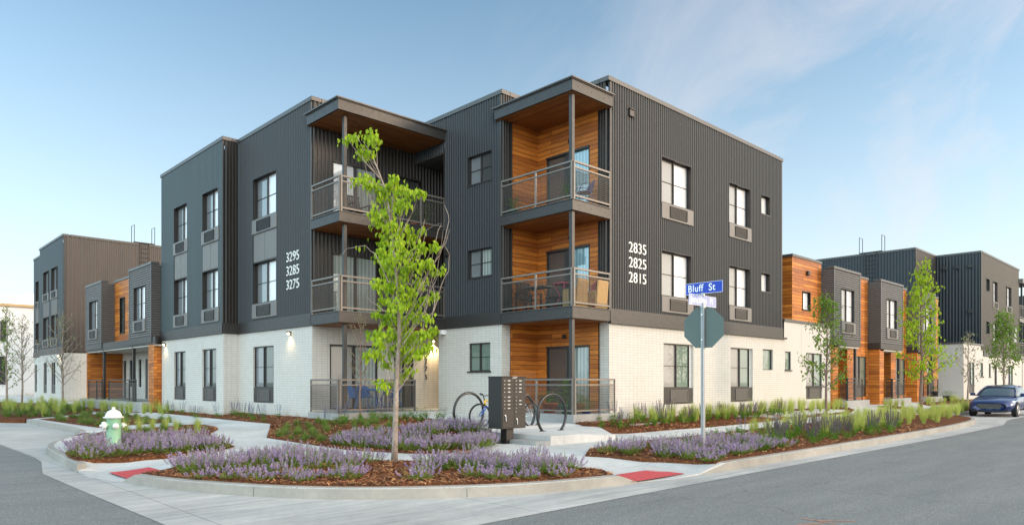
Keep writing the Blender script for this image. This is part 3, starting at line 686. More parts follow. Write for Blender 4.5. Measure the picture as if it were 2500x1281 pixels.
for yy, zz in ((13.6, 9.6), (14.4, 9.6), (15.2, 9.6), (13.6, 6.4)):
    mb = MB(); W4.box(mb, yy - .12, yy + .12, zz, zz + .24, .02, .16); mb.build('vent_hood', M['steel_dark'], farA, bevel=.02)
ladder(W5, W5.px(2141) - .0, 8.6, ZT, farA, .8)
X0 = 53.5; gq = [(S4.px(2363), S4.px(2379), 1), (S4.px(2393), S4.px(2400), 0), (S4.px(2414), S4.px(2419), 0), (S4.px(2428), S4.px(2434), 1), (S4.px(2460), S4.px(2473), 1)]
wall(S4, X0, S4.px(2400), ZG, 4.1, [(a, b, .84 if t else 1.95, 2.9) for a, b, t in gq[:2]], 'stucco', farA, name='stucco_wall'); wall(PL('W', X0), 12.97, 15.75, ZG, 4.1, (), 'stucco', farA, name='stucco_wall')
coping(S4, X0 - .04, S4.px(2400), 4.22, farA, .12, .05); coping(PL('W', X0), 13.28, 15.75, 4.22, farA, .12, .05)
wall(S4, S4.px(2400) + .01, X6 + 3, ZG, 3.4, [(a, b, .84 if t else 1.95, 2.9) for a, b, t in gq[2:]], 'brick', farA, name='brick_wall'); band(S4, S4.px(2400), X6 + .4, 3.4, 3.8, .07, farA, bolts=False)
for a, b, t in gq:
    window(S4, farA, a, b, 1.38 if t else 1.95, 2.9, .06, trim=False, split=bool(t), mun=False, gl=('glass_screen_dark', 'glass_tree_reflection'))
    if t: acunit(S4, farA, a, b, .84, 1.38, recess=True)
for i, s_ in enumerate(('2885', '2875', '2865')): text(s_, S4, S4.px(2474), 5.6 - i * .465, .46, farA, o=.04, name='house_number')
for zf in (F2, F3):
    mb = MB(); mb.box(X6, X6 + 3.2, 12.9, 15, zf - .3, zf); mb.build('balcony_slab', M['panel'], farA); railing((X6 + .1, 12.95), (X6 + 3.1, 12.95), zf, farA, 1.07)
mb = MB(); mb.box(X6, X6 + 3.4, 12.7, 15, 9.6, 9.95); mb.build('canopy', M['panel'], farA)
mb = MB(); mb.box(X6 + 1.2, X6 + 1.32, 12.95, 13.07, .6, 9.6); mb.build('post', M['steel'], farA)
mb = MB(); mb.box(57.95, X6, 13.15, 26, ZG, ZT - .3); mb.box(53.4, 58, 15.9, 26, 3.9, ZT - .3); mb.box(53.7, 58, 13.2, 24, ZG, 4.05); mb.box(X6, X6 + 3.2, 15, 26, ZG, 9.9); mb.build('body', M['core'], farA)
farB = empty('apartment_building', (86, 14, .3), 'dark metal block at the far end of the street past the white-based block', 'building')
corr(PL('W', 80), 12.9, 22, 3.4, 9.6, (), 'corr_shaded', farB, .3, .03); corr(PL('S', 12.9), 80, 96, 3.4, 9.6, (), 'corr', farB, .3, .03)
mb = MB(); mb.box(80.1, 96, 12.95, 22, .2, 3.4); mb.build('white_base', M['brick'], farB); mb = MB(); mb.box(80.05, 96, 13.2, 22, 3.4, 9.55); mb.build('body', M['core'], farB); coping(PL('S', 12.9), 80, 96, 9.65, farB)
# ---------------------------------------------------------------- town houses along the side street
rowB = empty('townhouse_row', (11, 36, .3), 'two-storey town houses with cedar panel and grey projecting rooms along the side street', 'building')
WD = PL('W', 10.80); WX_ = PL('W', 10.2)
b1 = (PW(371, 10.2), PW(316, 10.2)); b2 = (PW(249, 10.2), PW(210, 10.2)); Zr = 6.9
for (y0, y1), (pa, pb) in ((b1, (356, 328)), (b2, (239, 219))):
    a, b = WX_.px(pa), WX_.px(pb)
    facade_box(WX_, PL('S', y0), y0, y1, 10.2, 10.85, 3.32, Zr, rowB, [(a, b, 4.0, 5.95)])
    window(WX_, rowB, a, b, 4.42, 5.95, .08, gl=('glass_screen_dark', 'glass_bright')); acunit(WX_, rowB, a - .05, b + .05, 3.86, 4.39)
wn = (WD.px(305), WD.px(294)); wall(WD, b1[1] - .2, b2[0] + .1, 3.55, Zr, [(wn[0], wn[1], 4.1, 5.9)], 'wood', rowB, name='cedar_wall')
window(WD, rowB, wn[0], wn[1], 4.1, 5.9, .07, split=False, gl=('glass_dark', 'glass_dark')); coping(WD, b1[1], b2[0], Zr + .02, rowB, .12, .04)
band(PL('W', 10.25), b1[0] - .4, b2[1], 3.25, 3.60, .04, rowB)
mb = MB(); mb.box(10.26, 12.1, b1[0] - .3, b2[1] - .02, 3.18, 3.24); mb.build('porch_ceiling', M['stucco'], rowB)
SW = PL('S', b2[1] - .2); wall(SW, 10.28, 12.0, ZG, 3.2, (), 'wood', rowB, name='cedar_wall'); mb = MB(); mb.box(10.22, 10.28, b2[1] - .2, b2[1] - .02, ZG, 3.2); mb.build('cedar_edge', M['wood'], rowB)
WP = PL('W', 12.0); dd = [(WP.px(308), WP.px(300), .7), (WP.px(324), WP.px(316), 1.3), (WP.px(345), WP.px(338), 1.3), (WP.px(361), WP.px(354), .7)]
wall(WP, b1[0], b2[1] - .2, ZG, 3.2, [(a, b, z, 2.8) for a, b, z in dd], 'siding', rowB, .12, 'porch_wall')
for a, b, z in dd:
    if z > 1: window(WP, rowB, a, b, z, 2.8, .08, trim=False, split=False, mun=False, gl=('glass_dark', 'glass_dark'), sill=False)
    else: mb = MB(); WP.box(mb, a, b, z, 2.8, -.12, -.06); mb.build('door', M['steel_dark'], rowB)
wall(PL('S', b1[0] - .1), 10.25, 10.9, ZG, 3.25, (), 'wood', rowB, name='cedar_pier'); wall(PL('W', 10.25), b1[0] - .1, b1[0] + .65, ZG, 3.25, (), 'wood', rowB, name='cedar_pier')
for pp in (254, 326):
    yy = PW(pp, 10.3); mb = MB(); mb.box(10.26, 10.38, yy - .06, yy + .06, .68, 3.25); mb.build('post', M['steel'], rowB)
mb = MB(); mb.box(9.9, 12, b1[0] + .4, b2[1], .2, .68); mb.build('porch_slab', M['concrete'], rowB, bevel=.01)
for pa, pb in ((249, 217), (332, 266)): railing((9.98, PW(pa, 9.98)), (9.98, PW(pb, 9.98)), .68, rowB, 1.02, (1.0,), slats=True, m='steel')
mb = MB(); mb.box(10.9, 16, b1[0], b2[1], 3.3, Zr - .2); mb.box(12.15, 16, b1[0], b2[1], ZG, 3.3); mb.build('body', M['core'], rowB)
wall(PL('W', 10.95), YE, b1[0], 3.3, Zr, (), 'corr_box', rowB, name='link_wall')
# ---------------------------------------------------------------- three-storey block beyond them
farC = empty('apartment_building', (12, 52, .3), 'three-storey block with bronze ribbed side wall and brick base beyond the porch', 'building')
SE = PL('S', 50.8); WE = PL('W', 10.34); WF = PL('W', 10.9); YE1 = WE.px(97); YE2 = WF.px(83)
corr(SE, 10.45, 27, ZB0 + .05, ZT - .14, (), 'corr_brown', farC, .25, .04); wall(SE, 10.34, 27, ZG, ZB0, (), 'brick', farC, name='brick_wall')
wu = [(WE.px(120), WE.px(106.6)), (WE.px(141), WE.px(126))]; wv = (WF.px(95), WF.px(88))
corr(WE, 50.9, YE1, ZB1, ZT - .14, [(a, b, zb, zt) for a, b in wu for zt, zs, zb in UP], 'corr_shaded', farC, .2, .02)
corr(WF, YE1, YE2, ZB1, ZT - .14, [(wv[0], wv[1], zb, zt) for zt, zs, zb in UP], 'corr_shaded', farC, .2, .02)
for P, (a, b) in ((WE, wu[0]), (WE, wu[1]), (WF, wv)): stack(P, a, b, farC)
gu = [(WE.px(114), WE.px(106)), (WE.px(135), WE.px(125))]; gv = (WF.px(90), WF.px(84.5))
wall(WE, 50.8, YE1, ZG, ZB0, [(a, b, .84, 2.86) for a, b in gu], 'brick', farC, name='brick_wall'); wall(WF, YE1, YE2, ZG, ZB0, [(*gv, .84, 2.86)], 'brick', farC, name='brick_wall')
for P, (a, b) in ((WE, gu[0]), (WE, gu[1]), (WF, gv)):
    window(P, farC, a, b, 1.38, 2.86, .08, trim=False, gl=('glass_screen_dark', 'glass_dark'), sill=False); acunit(P, farC, a, b, .84, 1.38, recess=True)
band(WE, 50.8, YE1, ZB0, ZB1, .05, farC, bolts=False); band(WF, YE1, YE2, ZB0, ZB1, .05, farC, bolts=False); coping(WE, 50.74, YE1, ZT, farC); coping(WF, YE1, YE2, ZT, farC); coping(SE, 10.7, 27, ZT, farC); corner_trim(SE, 10.34, ZB1, ZT - .14, farC, .12)
ladder(SE, SE.px(341), 8.2, ZT, farC, .55)
mb = MB(); mb.box(10.6, 26.9, 51.0, YE1, ZG, ZT - .3); mb.box(11.1, 26, YE1, YE2, ZG, ZT - .3); mb.build('body', M['core'], farC)
lamp(WE, WE.px(146), 3.2, farC, 12)
# ---------------------------------------------------------------- white house far down the side street
SH = PL('S', 78.0); hou = empty('white_house', (8, 80, .3), 'long white house with flat roof far down the side street', 'building')
hw = [(SH.px(0), SH.px(16), 5.3, 7.1), (SH.px(-6), SH.px(16), 1.4, 3.9)]
wall(SH, 3, 22, ZG, 8.45, hw, 'white_siding', hou, .15)
for a, b, z0, z1 in hw: window(SH, hou, a, b, z0, z1, .1, gl=('glass_dark', 'glass_dark'), trim=False)
mb = MB(); mb.box(3, 22, 77.8, 78.1, 8.45, 8.68); mb.build('fascia_board', simple('tan_fascia', (.5, .33, .17), .7), hou)
mb = MB(); mb.box(3, 22, 78.2, 90, ZG, 8.45); mb.build('body', M['white_siding'], hou)
for xx, zz in ((SH.px(34), 9.4), (SH.px(70), 10.0)):
    yy = 80 + (zz - 9.4) * 2; mb = MB(); V = [(xx - 2.2, yy, 8.46), (xx + 2.6, yy, 8.46), (xx + 2.6, yy, zz + .35), (xx - 2.2, yy, zz - .5)]; W_ = [(a, yy + 4, c) for a, b, c in V]
    mb.face(V); mb.face(W_)
    for k in range(4): mb.face([V[k], V[(k+1) % 4], W_[(k+1) % 4], W_[k]])
    mb.build('roof_pavilion', M['white'], hou)
# ================================================================ GROUND
def inside(p, poly):
    x, y = p; c = False; j = len(poly) - 1
    for i in range(len(poly)):
        xi, yi = poly[i]; xj, yj = poly[j]
        if (yi > y) != (yj > y) and x < (xj - xi) * (y - yi) / (yj - yi) + xi: c = not c
        j = i
    return c
def dens(path, step, closed=False):
    out = []; n = len(path); rng = n if closed else n - 1
    for i in range(rng):
        a = path[i]; b = path[(i + 1) % n]; L = math.hypot(b[0] - a[0], b[1] - a[1]); k = max(1, int(L / step))
        for t in range(k): out.append((a[0] + (b[0] - a[0]) * t / k, a[1] + (b[1] - a[1]) * t / k))
    if not closed: out.append(path[-1])
    return out
def smooth_path(pts, it=2, closed=False):
    for _ in range(it):
        q = [] if closed else [pts[0]]; n = len(pts)
        for i in range(n if closed else n - 1):
            a = pts[i]; b = pts[(i + 1) % n]
            q += [(a[0] * .75 + b[0] * .25, a[1] * .75 + b[1] * .25), (a[0] * .25 + b[0] * .75, a[1] * .25 + b[1] * .75)]
        if not closed: q.append(pts[-1])
        pts = q
    return pts
def sheet(name, poly, zf, mat, step=.5, skirt=0, kind='structure', grid=None, label=None):
    b = dens(poly, step, True); n = len(b); grid = grid or step
    xs = [p[0] for p in b]; ys = [p[1] for p in b]; V = [Vector(p) for p in b]
    x = min(xs) + grid * .5
    while x < max(xs):
        y = min(ys) + grid * .5
        while y < max(ys):
            p = (x + rnd.uniform(-.1, .1) * grid, y + rnd.uniform(-.1, .1) * grid)
            if inside(p, b) and min((p[0] - q[0]) ** 2 + (p[1] - q[1]) ** 2 for q in b) > (grid * .35) ** 2: V.append(Vector(p))
            y += grid
        x += grid
    r_ = delaunay_2d_cdt(V, [(i, (i + 1) % n) for i in range(n)], [], 1, 1e-5)
    mb = MB(); vv = [(v.x, v.y, zf(v.x, v.y)) for v in r_[0]]
    mb.add(vv, [tuple(f) for f in r_[2]])
    if skirt:
        for i in range(n):
            a, c = b[i], b[(i + 1) % n]; za, zc = zf(*a), zf(*c)
            mb.face([(a[0], a[1], za), (c[0], c[1], zc), (c[0], c[1], zc - skirt), (a[0], a[1], za - skirt)])
    o = mb.build(name, mat, smooth=True)
    if skirt: o.data.polygons.foreach_set('use_smooth', [False] * len(o.data.polygons))
    return tag(o, kind=kind)
M['earth'] = concrete_mat('dry_verge', (.22, .20, .13))
mb = MB(); mb.face([(-900, -900, -.06), (1500, -900, -.06), (1500, 1500, -.06), (-900, 1500, -.06)]); tag(mb.build('ground', M['earth']), kind='structure')
sheet('road', [(-60, -30), (260, -30), (260, 9.4), (-60, 9.4)], lambda x, y: 0, M['asphalt'], 40, grid=60)
sheet('side_road', [(-12, 9.4), (5.6, 9.4), (5.6, 220), (-12, 220)], lambda x, y: 0.0, M['asphalt'], 40, grid=60)
curbL = smooth_path([(5.3, 120), (5.35, 60), (5.4, 27), (5.35, 24.3), (5.0, 22.6), (3.9, 20.4), (3.4, 18.6), (3.28, 17.1), (3.15, 15.4), (3.08, 14.2)], 2)
curbP = smooth_path([(3.28, 12.35), (3.42, 11.4), (3.75, 10.45), (4.31, 9.24), (4.95, 8.40), (5.75, 7.72), (6.7, 7.15), (7.5, 6.88), (8.4, 6.68), (9.2, 6.6)], 2)
curbR = smooth_path([(10.65, 6.45), (11.7, 6.42), (15.8, 6.44), (24.5, 6.62), (30, 6.95), (33, 7.5), (34.6, 8.5), (34.9, 9.35), (36, 9.4), (60, 9.45), (200, 9.6)], 2)
# gutter: wide concrete pan at the corner, narrow strip along the kerb, parking lanes
sheet('gutter', [(2.66, 5.92), (5.2, 5.90), (12, 5.98), (25, 6.05), (31, 6.25), (34.6, 6.85), (36.3, 7.0), (200, 7.1), (200, 9.9), (34.5, 9.9), (33, 8.3), (30, 7.3), (10, 7.1), (7.5, 7.4), (5.2, 9.0), (3.9, 11.5), (3.9, 17), (5.9, 22), (6, 120), (3.1, 120), (3.06, 17.6), (3.0, 16.6), (2.62, 14.4), (2.62, 12), (2.66, 8)],
      lambda x, y: .005, M['gutter'], 1.2, grid=2.5)
def kerb(path, taper0=0.0, taper1=0.0, joint=3.0):
    """concrete kerb with real joints; height fades over the taper lengths"""
    p = dens(path, .35); L = [0]
    for a, b in zip(p, p[1:]): L.append(L[-1] + math.hypot(b[0] - a[0], b[1] - a[1]))
    tot = L[-1]; mb = MB(); prof = [(0, -.02), (.018, .135), (.035, .15), (.155, .156), (.155, -.05)]
    def at(s):
        s = max(0, min(tot, s)); i = 0
        while i < len(L) - 2 and L[i + 1] < s: i += 1
        t = (s - L[i]) / max(1e-6, L[i + 1] - L[i]); x = p[i][0] + (p[i+1][0] - p[i][0]) * t; y = p[i][1] + (p[i+1][1] - p[i][1]) * t
        dx, dy = p[i+1][0] - p[i][0], p[i+1][1] - p[i][1]; l = math.hypot(dx, dy); return x, y, -dy / l, dx / l
    s = 0
    while s < tot - .1:
        e = min(tot, s + joint - .014); k = max(2, int((e - s) / .4)); rings = []
        for j in range(k + 1):
            q = s + (e - s) * j / k; x, y, nx, ny = at(q); h = 1.0
            if taper0: h = min(h, ss(q / taper0) * .97 + .03)
            if taper1: h = min(h, ss((tot - q) / taper1) * .97 + .03)
            rings.append([(x + nx * o, y + ny * o, (z * h if z > 0 else z)) for o, z in prof])
        m_ = len(prof); n0 = [v for r_ in rings for v in r_]; fs = []
        for j in range(k):
            for i in range(m_ - 1): fs.append((j*m_+i, (j+1)*m_+i, (j+1)*m_+i+1, j*m_+i+1))
        fs.append(tuple(range(m_))); fs.append(tuple(k * m_ + i for i in range(m_))); mb.add(n0, fs); s += joint
    return tag(mb.build('kerb', M['kerb']), kind='structure')
kerb(curbL[::1]); kerb(curbP, .45, .55); kerb(curbR, .9, 0)
def inset_path(path, d):
    out = []
    for i, p in enumerate(path):
        a = path[max(0, i - 1)]; b = path[min(len(path) - 1, i + 1)]; dx, dy = b[0] - a[0], b[1] - a[1]; l = math.hypot(dx, dy)
        out.append((p[0] - dy / l * d, p[1] + dx / l * d))
    return out
edge = inset_path(curbL, .03) + [(3.06, 13.3)] + inset_path(curbP, .03) + [(9.9, 6.5)] + inset_path(curbR, .03)
sheet('sidewalk', edge + [(200, 14.5), (60, 14.5), (34, 14.5), (17, 14.5), (16.5, 21.5), (12, 22), (12, 120)], g, M['walk'], 1.0, .2, grid=.8)
# mulch
mu_ = NT('shredded_bark_mulch'); p_ = mu_.pos()
v1 = mu_.new('ShaderNodeTexVoronoi'); v1.inputs['Scale'].default_value = 34; mu_.link(mu_.pos((1, 1.9, 1)), v1.inputs['Vector'])
v2 = mu_.new('ShaderNodeTexVoronoi'); v2.inputs['Scale'].default_value = 52; mu_.link(mu_.pos((2.1, .8, 1)), v2.inputs['Vector'])
c_ = mu_.ramp(v1.outputs['Color'], [(0, (.04, .016, .008)), (.35, (.13, .046, .018)), (.7, (.26, .095, .036)), (1, (.45, .22, .09))])
c2_ = mu_.ramp(v2.outputs['Color'], [(0, (.03, .012, .006)), (.5, (.13, .046, .018)), (1, (.26, .11, .045))])
cm = mu_.mix(mu_.noise(p_, 22, 3), c_, c2_); mu_.col(mu_.mix(1.0, cm, mu_.ramp(mu_.noise(p_, 1.4, 4), [(.3, (.75, .72, .7)), (.7, (1.15, 1.12, 1.1))]), 'MULTIPLY'))
mu_.set(Roughness=.9, Specular_IOR_Level=.2); mu_.bump(mu_.math('ADD', v1.outputs['Distance'], v2.outputs['Distance']), .9, .02); M['mulch'] = mu_.mat
def bz(x, y): return max(g(x, y), .135) + .022 + .018 * noise.noise(Vector((x * 1.3, y * 1.3, 3)))
cp = inset_path(curbP, .17)[3:-4]
P1 = cp + [GP(1470, 1163), GP(1402, 1147), GP(1300, 1135), GP(1200, 1128), GP(960, 1126), GP(700, 1120), GP(560, 1125), GP(450, 1142), GP(404, 1163)]
P2 = smooth_path([GP(*q) for q in [(156,1104),(168,1118),(200,1130),(602,1101),(502,1064),(541,1043),(488,1036),(420,1040),(300,1052),(235,1054)]], 1, True)
P3 = [GP(*q) for q in [(95,1023),(237,1043),(422,1030),(300,1011),(215,1011),(180,1018)]]
P4 = [GP(*q) for q in [(0,1022),(60,1023),(180,1012),(226,1005),(110,985)]] + [(9, 62), (5.7, 62)]
P5 = [(9.2, 46), (9.1, 38)] + [GP(*q) for q in [(304,1000),(396,1008),(520,1021),(660,1034),(651,1068),(810,1093),(863,1099),(1026,1108),(1180,1107)]] + [(9.75, 11.2), (10.35, 12.5), (11.6, 12.8), (11.65, 15.6), (13.2, 15.9), (13.5, 18.95), (10.96, 18.96), (10.96, 20.9), (11.1, 20.9), (11.1, 26.5), (10.52, 26.55), (10.52, 33.4), (9.88, 34.2), (9.88, 46)]
P7 = [(15.05, 13.1), (15.0, 12.1), (15.5, 11.62), (20.4, 11.55), (25.4, 11.75), (31.5, 11.9), (33.2, 12.3), (33.6, 12.7), (33.6, 13.35), (17, 13.3)]
P8 = [GP(1428, 1113), GP(1748, 1131), (11.6, 6.62)] + [p for p in inset_path(curbR, .17) if 12 < p[0] < 34.75] + [(34.6, 9.6), (33, 10.5), (28.4, 10.75), (22, 10.4), (18, 10.2), (13.2, 10.1), (11.6, 9.7)]
P9 = [(34.9, 9.62), (60, 9.7), (120, 9.7), (120, 10.7), (60, 10.8), (36, 10.7)]
P10 = [(37.0, 11.95), (39.4, 11.95), (39.4, 12.65), (37.0, 12.65)]
P11 = [(43.2, 12.1), (52, 12.0), (80, 12.0), (80, 12.95), (53.5, 12.95), (51, 13.7), (43.2, 12.65)]
for i, P in enumerate((P1, P2, P3, P4, P5, P7, P8, P9, P10, P11)):
    sheet('mulch_bed', P, bz, M['mulch'], .45 if i in (0, 1, 4, 5, 6) else 1.5, .25, grid=.4 if i in (0, 1, 4, 6) else 1.2)
# bark chips lying loose on the beds: nobody could count them
chips = MB(); chm = [simple('bark_chip_dark', (.055, .021, .010), .9), simple('bark_chip_red', (.27, .085, .030), .85), simple('bark_chip_tan', (.50, .24, .09), .8)]
def bbox(P): return min(p[0] for p in P), max(p[0] for p in P), min(p[1] for p in P), max(p[1] for p in P)
def scatter_chips(P, n, lim=99, size=1.0):
    x0, x1, y0, y1 = bbox(P); k = 0; t = 0
    while k < n and t < n * 8:
        t += 1; x = rnd.uniform(x0, min(x1, lim)); y = rnd.uniform(y0, y1)
        if not inside((x, y), P): continue
        k += 1; L = rnd.uniform(.03, .085) * size; W = L * rnd.uniform(.16, .38); a = rnd.uniform(0, math.pi); z = bz(x, y) + rnd.uniform(.004, .022); ti = rnd.uniform(-.35, .35)
        ca, sa = math.cos(a), math.sin(a); chips.k = rnd.choice((0, 1, 1, 1, 2, 2))
        V = [(x + u * L / 2 * ca - v * W / 2 * sa, y + u * L / 2 * sa + v * W / 2 * ca, z + u * L / 2 * ti + v * W / 2 * rnd.uniform(-.6, .6)) for u, v in ((-1, -1), (1, -.7), (1, .7), (-1, 1))]
        chips.face(V)
scatter_chips(P1, 11000); scatter_chips(P2, 4500, 99, 1.1); scatter_chips(P5, 9000, 99, 1.3); scatter_chips(P7, 4000, 26, 1.4); scatter_chips(P8, 8000, 26, 1.2); scatter_chips(P3, 900, 99, 1.5)
tag(chips.build('bark_mulch', chm), 'loose shredded bark chips lying on the planting beds', 'mulch', kind='stuff')
# raised bike pad, its low step, walkway to the passage
def pad(name, poly, z, d=.4, mat='walk'):
    mb = MB(); n = len(poly); mb.face([(x, y, z) for x, y in poly])
    for i in range(n):
        a, b = poly[i], poly[(i + 1) % n]; mb.face([(a[0], a[1], z), (b[0], b[1], z), (b[0], b[1], z - d), (a[0], a[1], z - d)])
    return mb.build(name, M[mat], bevel=.012)
step_ = [(11.30, 12.75), (11.30, 11.35), (11.38, 11.08), (11.55, 10.95), (11.75, 10.92), (11.8, 12.75)]
tag(pad('step', step_, .255, .3, 'concrete'), kind='structure')
mb = MB(); pp = dens([(11.70, 10.92), (13.9, 10.92), (15.05, 12.0), (15.05, 16.0), (11.70, 16.0)], .6, True)
tag(sheet('bike_pad', [(11.70, 10.92), (14.1, 10.95), (15.05, 12.3), (15.05, 16.3), (13.3, 16.3), (13.2, 15.95), (11.70, 15.65)], lambda x, y: .36 - .10 * ss((x - 12.4) / 2.0) * ss((12.2 - y) / 1.2) + .05 * ss((y - 14) / 2), M['walk'], .4, .4), kind='structure')
sheet('footpath', [(13.25, 15.9), (15.16, 15.9), (15.16, 19.4), (19, 19.46), (19, 20.84), (15.1, 20.84), (15.1, 19.0), (13.55, 19.0)], lambda x, y: .42 + .19 * ss((y - 16.5) / 3), M['walk'], .5, .35)
# red tactile plates in the two kerb ramps
M['red'] = simple('brick_red_tactile', (.46, .065, .07), .7, 0, .2, 5)
def tactile(x0, x1, y0, y1, along, lbl):
    r = empty('tactile_paving', ((x0 + x1) / 2, (y0 + y1) / 2, .05), lbl, 'tactile paving')
    mb = MB(); n = 8
    for i in range(n):
        for j in range(n):
            xa, xb = x0 + (x1 - x0) * i / n, x0 + (x1 - x0) * (i + 1) / n; ya, yb = y0 + (y1 - y0) * j / n, y0 + (y1 - y0) * (j + 1) / n
            mb.face([(xa, ya, g(xa, ya) + .024), (xb, ya, g(xb, ya) + .024), (xb, yb, g(xb, yb) + .024), (xa, yb, g(xa, yb) + .024)])
    mb.build('plate', M['red'], r)
    mb = MB(); s = .052; x = x0 + .03
    while x < x1 - .02:
        y = y0 + .03
        while y < y1 - .02:
            mb.lathe([(.015, 0), (.010, .006)], (x, y, g(x, y) + .024), 6); y += s
        x += s
    mb.build('stud', M['red'], r)
tactile(8.95, 10.42, 6.62, 7.26, 'x', 'red tactile plate in the kerb ramp near the stop sign')
tactile(3.42, 4.07, 11.95, 13.55, 'y', 'red tactile plate in the kerb ramp near the fire hydrant')
# rusty drain opening in the side-street kerb
dr = MB(); dr.obox((4.95, 22.15, .10), (.9, .12, .13), Matrix.Rotation(R(62), 3, 'Z')); tag(dr.build('storm_drain', simple('rusty_iron', (.16, .045, .025), .8, .3, .4, 12)), 'rusty iron storm drain inlet in the curved kerb of the side street', 'drain')
# orange survey paint on the road
op = simple('faded_orange_paint', (.55, .22, .12), .8); mb = MB()
for (a, b) in (((1955, 1264), (2040, 1278)), ((1990, 1270), (2090, 1272)), ((1945, 1281), (2010, 1276))):
    z = .004
    def rp(q):
        D = (CZ) * F / (q[1] - HY); d = ray(q[0]); return Vector((d[0] * D, d[1] * D, z))
    A, B = rp(a), rp(b); t = (B - A).normalized(); nn = Vector((-t.y, t.x, 0)) * .012; mb.face([A - nn, B - nn, B + nn, A + nn])
tag(mb.build('road_marking', op), kind='structure')
# ================================================================ PLANTS
L_cat = leaf_mat('catmint_leaf', (.17, .27, .045), (.31, .38, .075), .25, .6)
L_fl = leaf_mat('catmint_flower', (.43, .27, .52), (.62, .47, .68), .3, .7, (.40, .28, .47))
L_fl2 = leaf_mat('catmint_calyx', (.34, .27, .34), (.46, .40, .42), .25, .7, (.30, .28, .26))
L_green = leaf_mat('fresh_green_leaf', (.10, .24, .02), (.17, .32, .035), .3, .5)
L_sedge = leaf_mat('sedge_blade', (.13, .22, .035), (.26, .32, .08), .3, .5, (.10, .16, .03))
L_feather = leaf_mat('feather_grass_blade', (.42, .50, .10), (.60, .62, .19), .35, .55, (.30, .41, .06))
L_salv = leaf_mat('salvia_spike', (.16, .06, .22), (.26, .11, .32), .15, .7)
L_blue = leaf_mat('blue_spike', (.16, .13, .42), (.26, .22, .55), .15, .7)
def quadleaf(mb, c, d, L, W, droop=.0, roll=0.0):
    d = Vector(d).normalized(); s = d.cross(Vector((0, 0, 1)))
    s = s.normalized() if s.length > 1e-3 else Vector((1, 0, 0))
    if roll: s = Matrix.Rotation(roll, 3, d) @ s
    c = Vector(c); m_ = c + d * L * .5; t = c + d * L + Vector((0, 0, -droop * L))
    mb.add([c, m_ + s * W / 2, t, m_ - s * W / 2], [(0, 1, 2, 3)])
def catmint(seed, h=.42, stems=64, spread=.34, bloom=.5):
    r = random.Random(seed); mb = MB()
    for i in range(stems):
        a = r.uniform(0, 6.283); q = math.sqrt(r.random()); b = Vector((math.cos(a) * q * .13, math.sin(a) * q * .13, 0)); lean = q * r.uniform(.5, 1.15)
        H = h * r.uniform(.68, 1.12) * (1 - .25 * q); tip = b + Vector((math.cos(a) * spread * lean, math.sin(a) * spread * lean, H)); mid = (b + tip) / 2 + Vector((math.cos(a), math.sin(a), -.3)) * .05
        def P(t): return b * (1 - t) ** 2 + mid * 2 * t * (1 - t) + tip * t * t
        mb.k = 0; w = .0035; s = Vector((-math.sin(a), math.cos(a), 0)) * w
        for k in range(3):
            p0, p1 = P(k / 3), P((k + 1) / 3); mb.add([p0 - s, p0 + s, p1 + s, p1 - s], [(0, 1, 2, 3)])
        fb = r.random() < .4 + bloom * .8; st = r.uniform(.54, .68); H2 = 1 if fb else .6; tip = b + (tip - b) * H2; mid = b + (mid - b) * H2
        for k in range(19):
            t = r.uniform(.05, st if fb else 1.0); p = P(t); aa = r.uniform(0, 6.28); quadleaf(mb, p, (math.cos(aa), math.sin(aa), r.uniform(-.1, .7)), r.uniform(.028, .045), r.uniform(.014, .022), .1)
        if fb:
            k = 0; t = st
            while t < 1.02:
                p = P(min(t, 1)); n = 4 if t < .93 else 2
                for j in range(n):
                    aa = r.uniform(0, 6.28); mb.k = 1 if r.random() < .82 else 2; quadleaf(mb, p, (math.cos(aa), math.sin(aa), r.uniform(-.1, .8)), r.uniform(.016, .027), r.uniform(.012, .018), 0, r.uniform(-1, 1))
                t += .042
    return mb
def blades(seed, n, h, spread, w, arch=.4, base=.05):
    r = random.Random(seed); mb = MB()
    for i in range(n):
        a = r.uniform(0, 6.283); q = r.random() ** .7; b = Vector((math.cos(a) * base * q, math.sin(a) * base * q, 0)); H = h * r.uniform(.6, 1.08); o = spread * q * r.uniform(.6, 1.2)
        d = Vector((math.cos(a), math.sin(a), 0)); s = Vector((-math.sin(a), math.cos(a), 0)) * w * .5; pts = []
        for k in range(5):
            t = k / 4; pts.append(b + d * (o * t ** 1.8) + Vector((0, 0, H * (t - arch * t ** 3 * q))))
        V = []
        for k, p in enumerate(pts): ww = s * (1 - .22 * k) if k < 4 else s * .05; V += [p - ww, p + ww]
        mb.add(V, [(2*k, 2*k+1, 2*k+3, 2*k+2) for k in range(4)])
    return mb
def salvia(seed, n=16, h=.5):
    r = random.Random(seed); mb = MB()
    for i in range(60):
        a = r.uniform(0, 6.28); q = r.random(); quadleaf(mb, (math.cos(a) * q * .1, math.sin(a) * q * .1, r.uniform(0, .16)), (math.cos(a), math.sin(a), r.uniform(.2, 1.1)), r.uniform(.06, .12), r.uniform(.02, .035), .25)
    for i in range(n):
        a = r.uniform(0, 6.28); q = math.sqrt(r.random()); b = Vector((math.cos(a) * q * .1, math.sin(a) * q * .1, .05)); H = h * r.uniform(.65, 1.1); tip = b + Vector((math.cos(a) * .12 * q, math.sin(a) * .12 * q, H))
        mb.k = 0; mb.tube([b, tip], [.004, .002], 3, False); mb.k = 1
        t = .42
        while t < 1.0:
            p = b.lerp(tip, t)
            for j in range(4): aa = r.uniform(0, 6.28); quadleaf(mb, p, (math.cos(aa), math.sin(aa), r.uniform(.1, .9)), r.uniform(.016, .026), .014)
            t += .03
    return mb
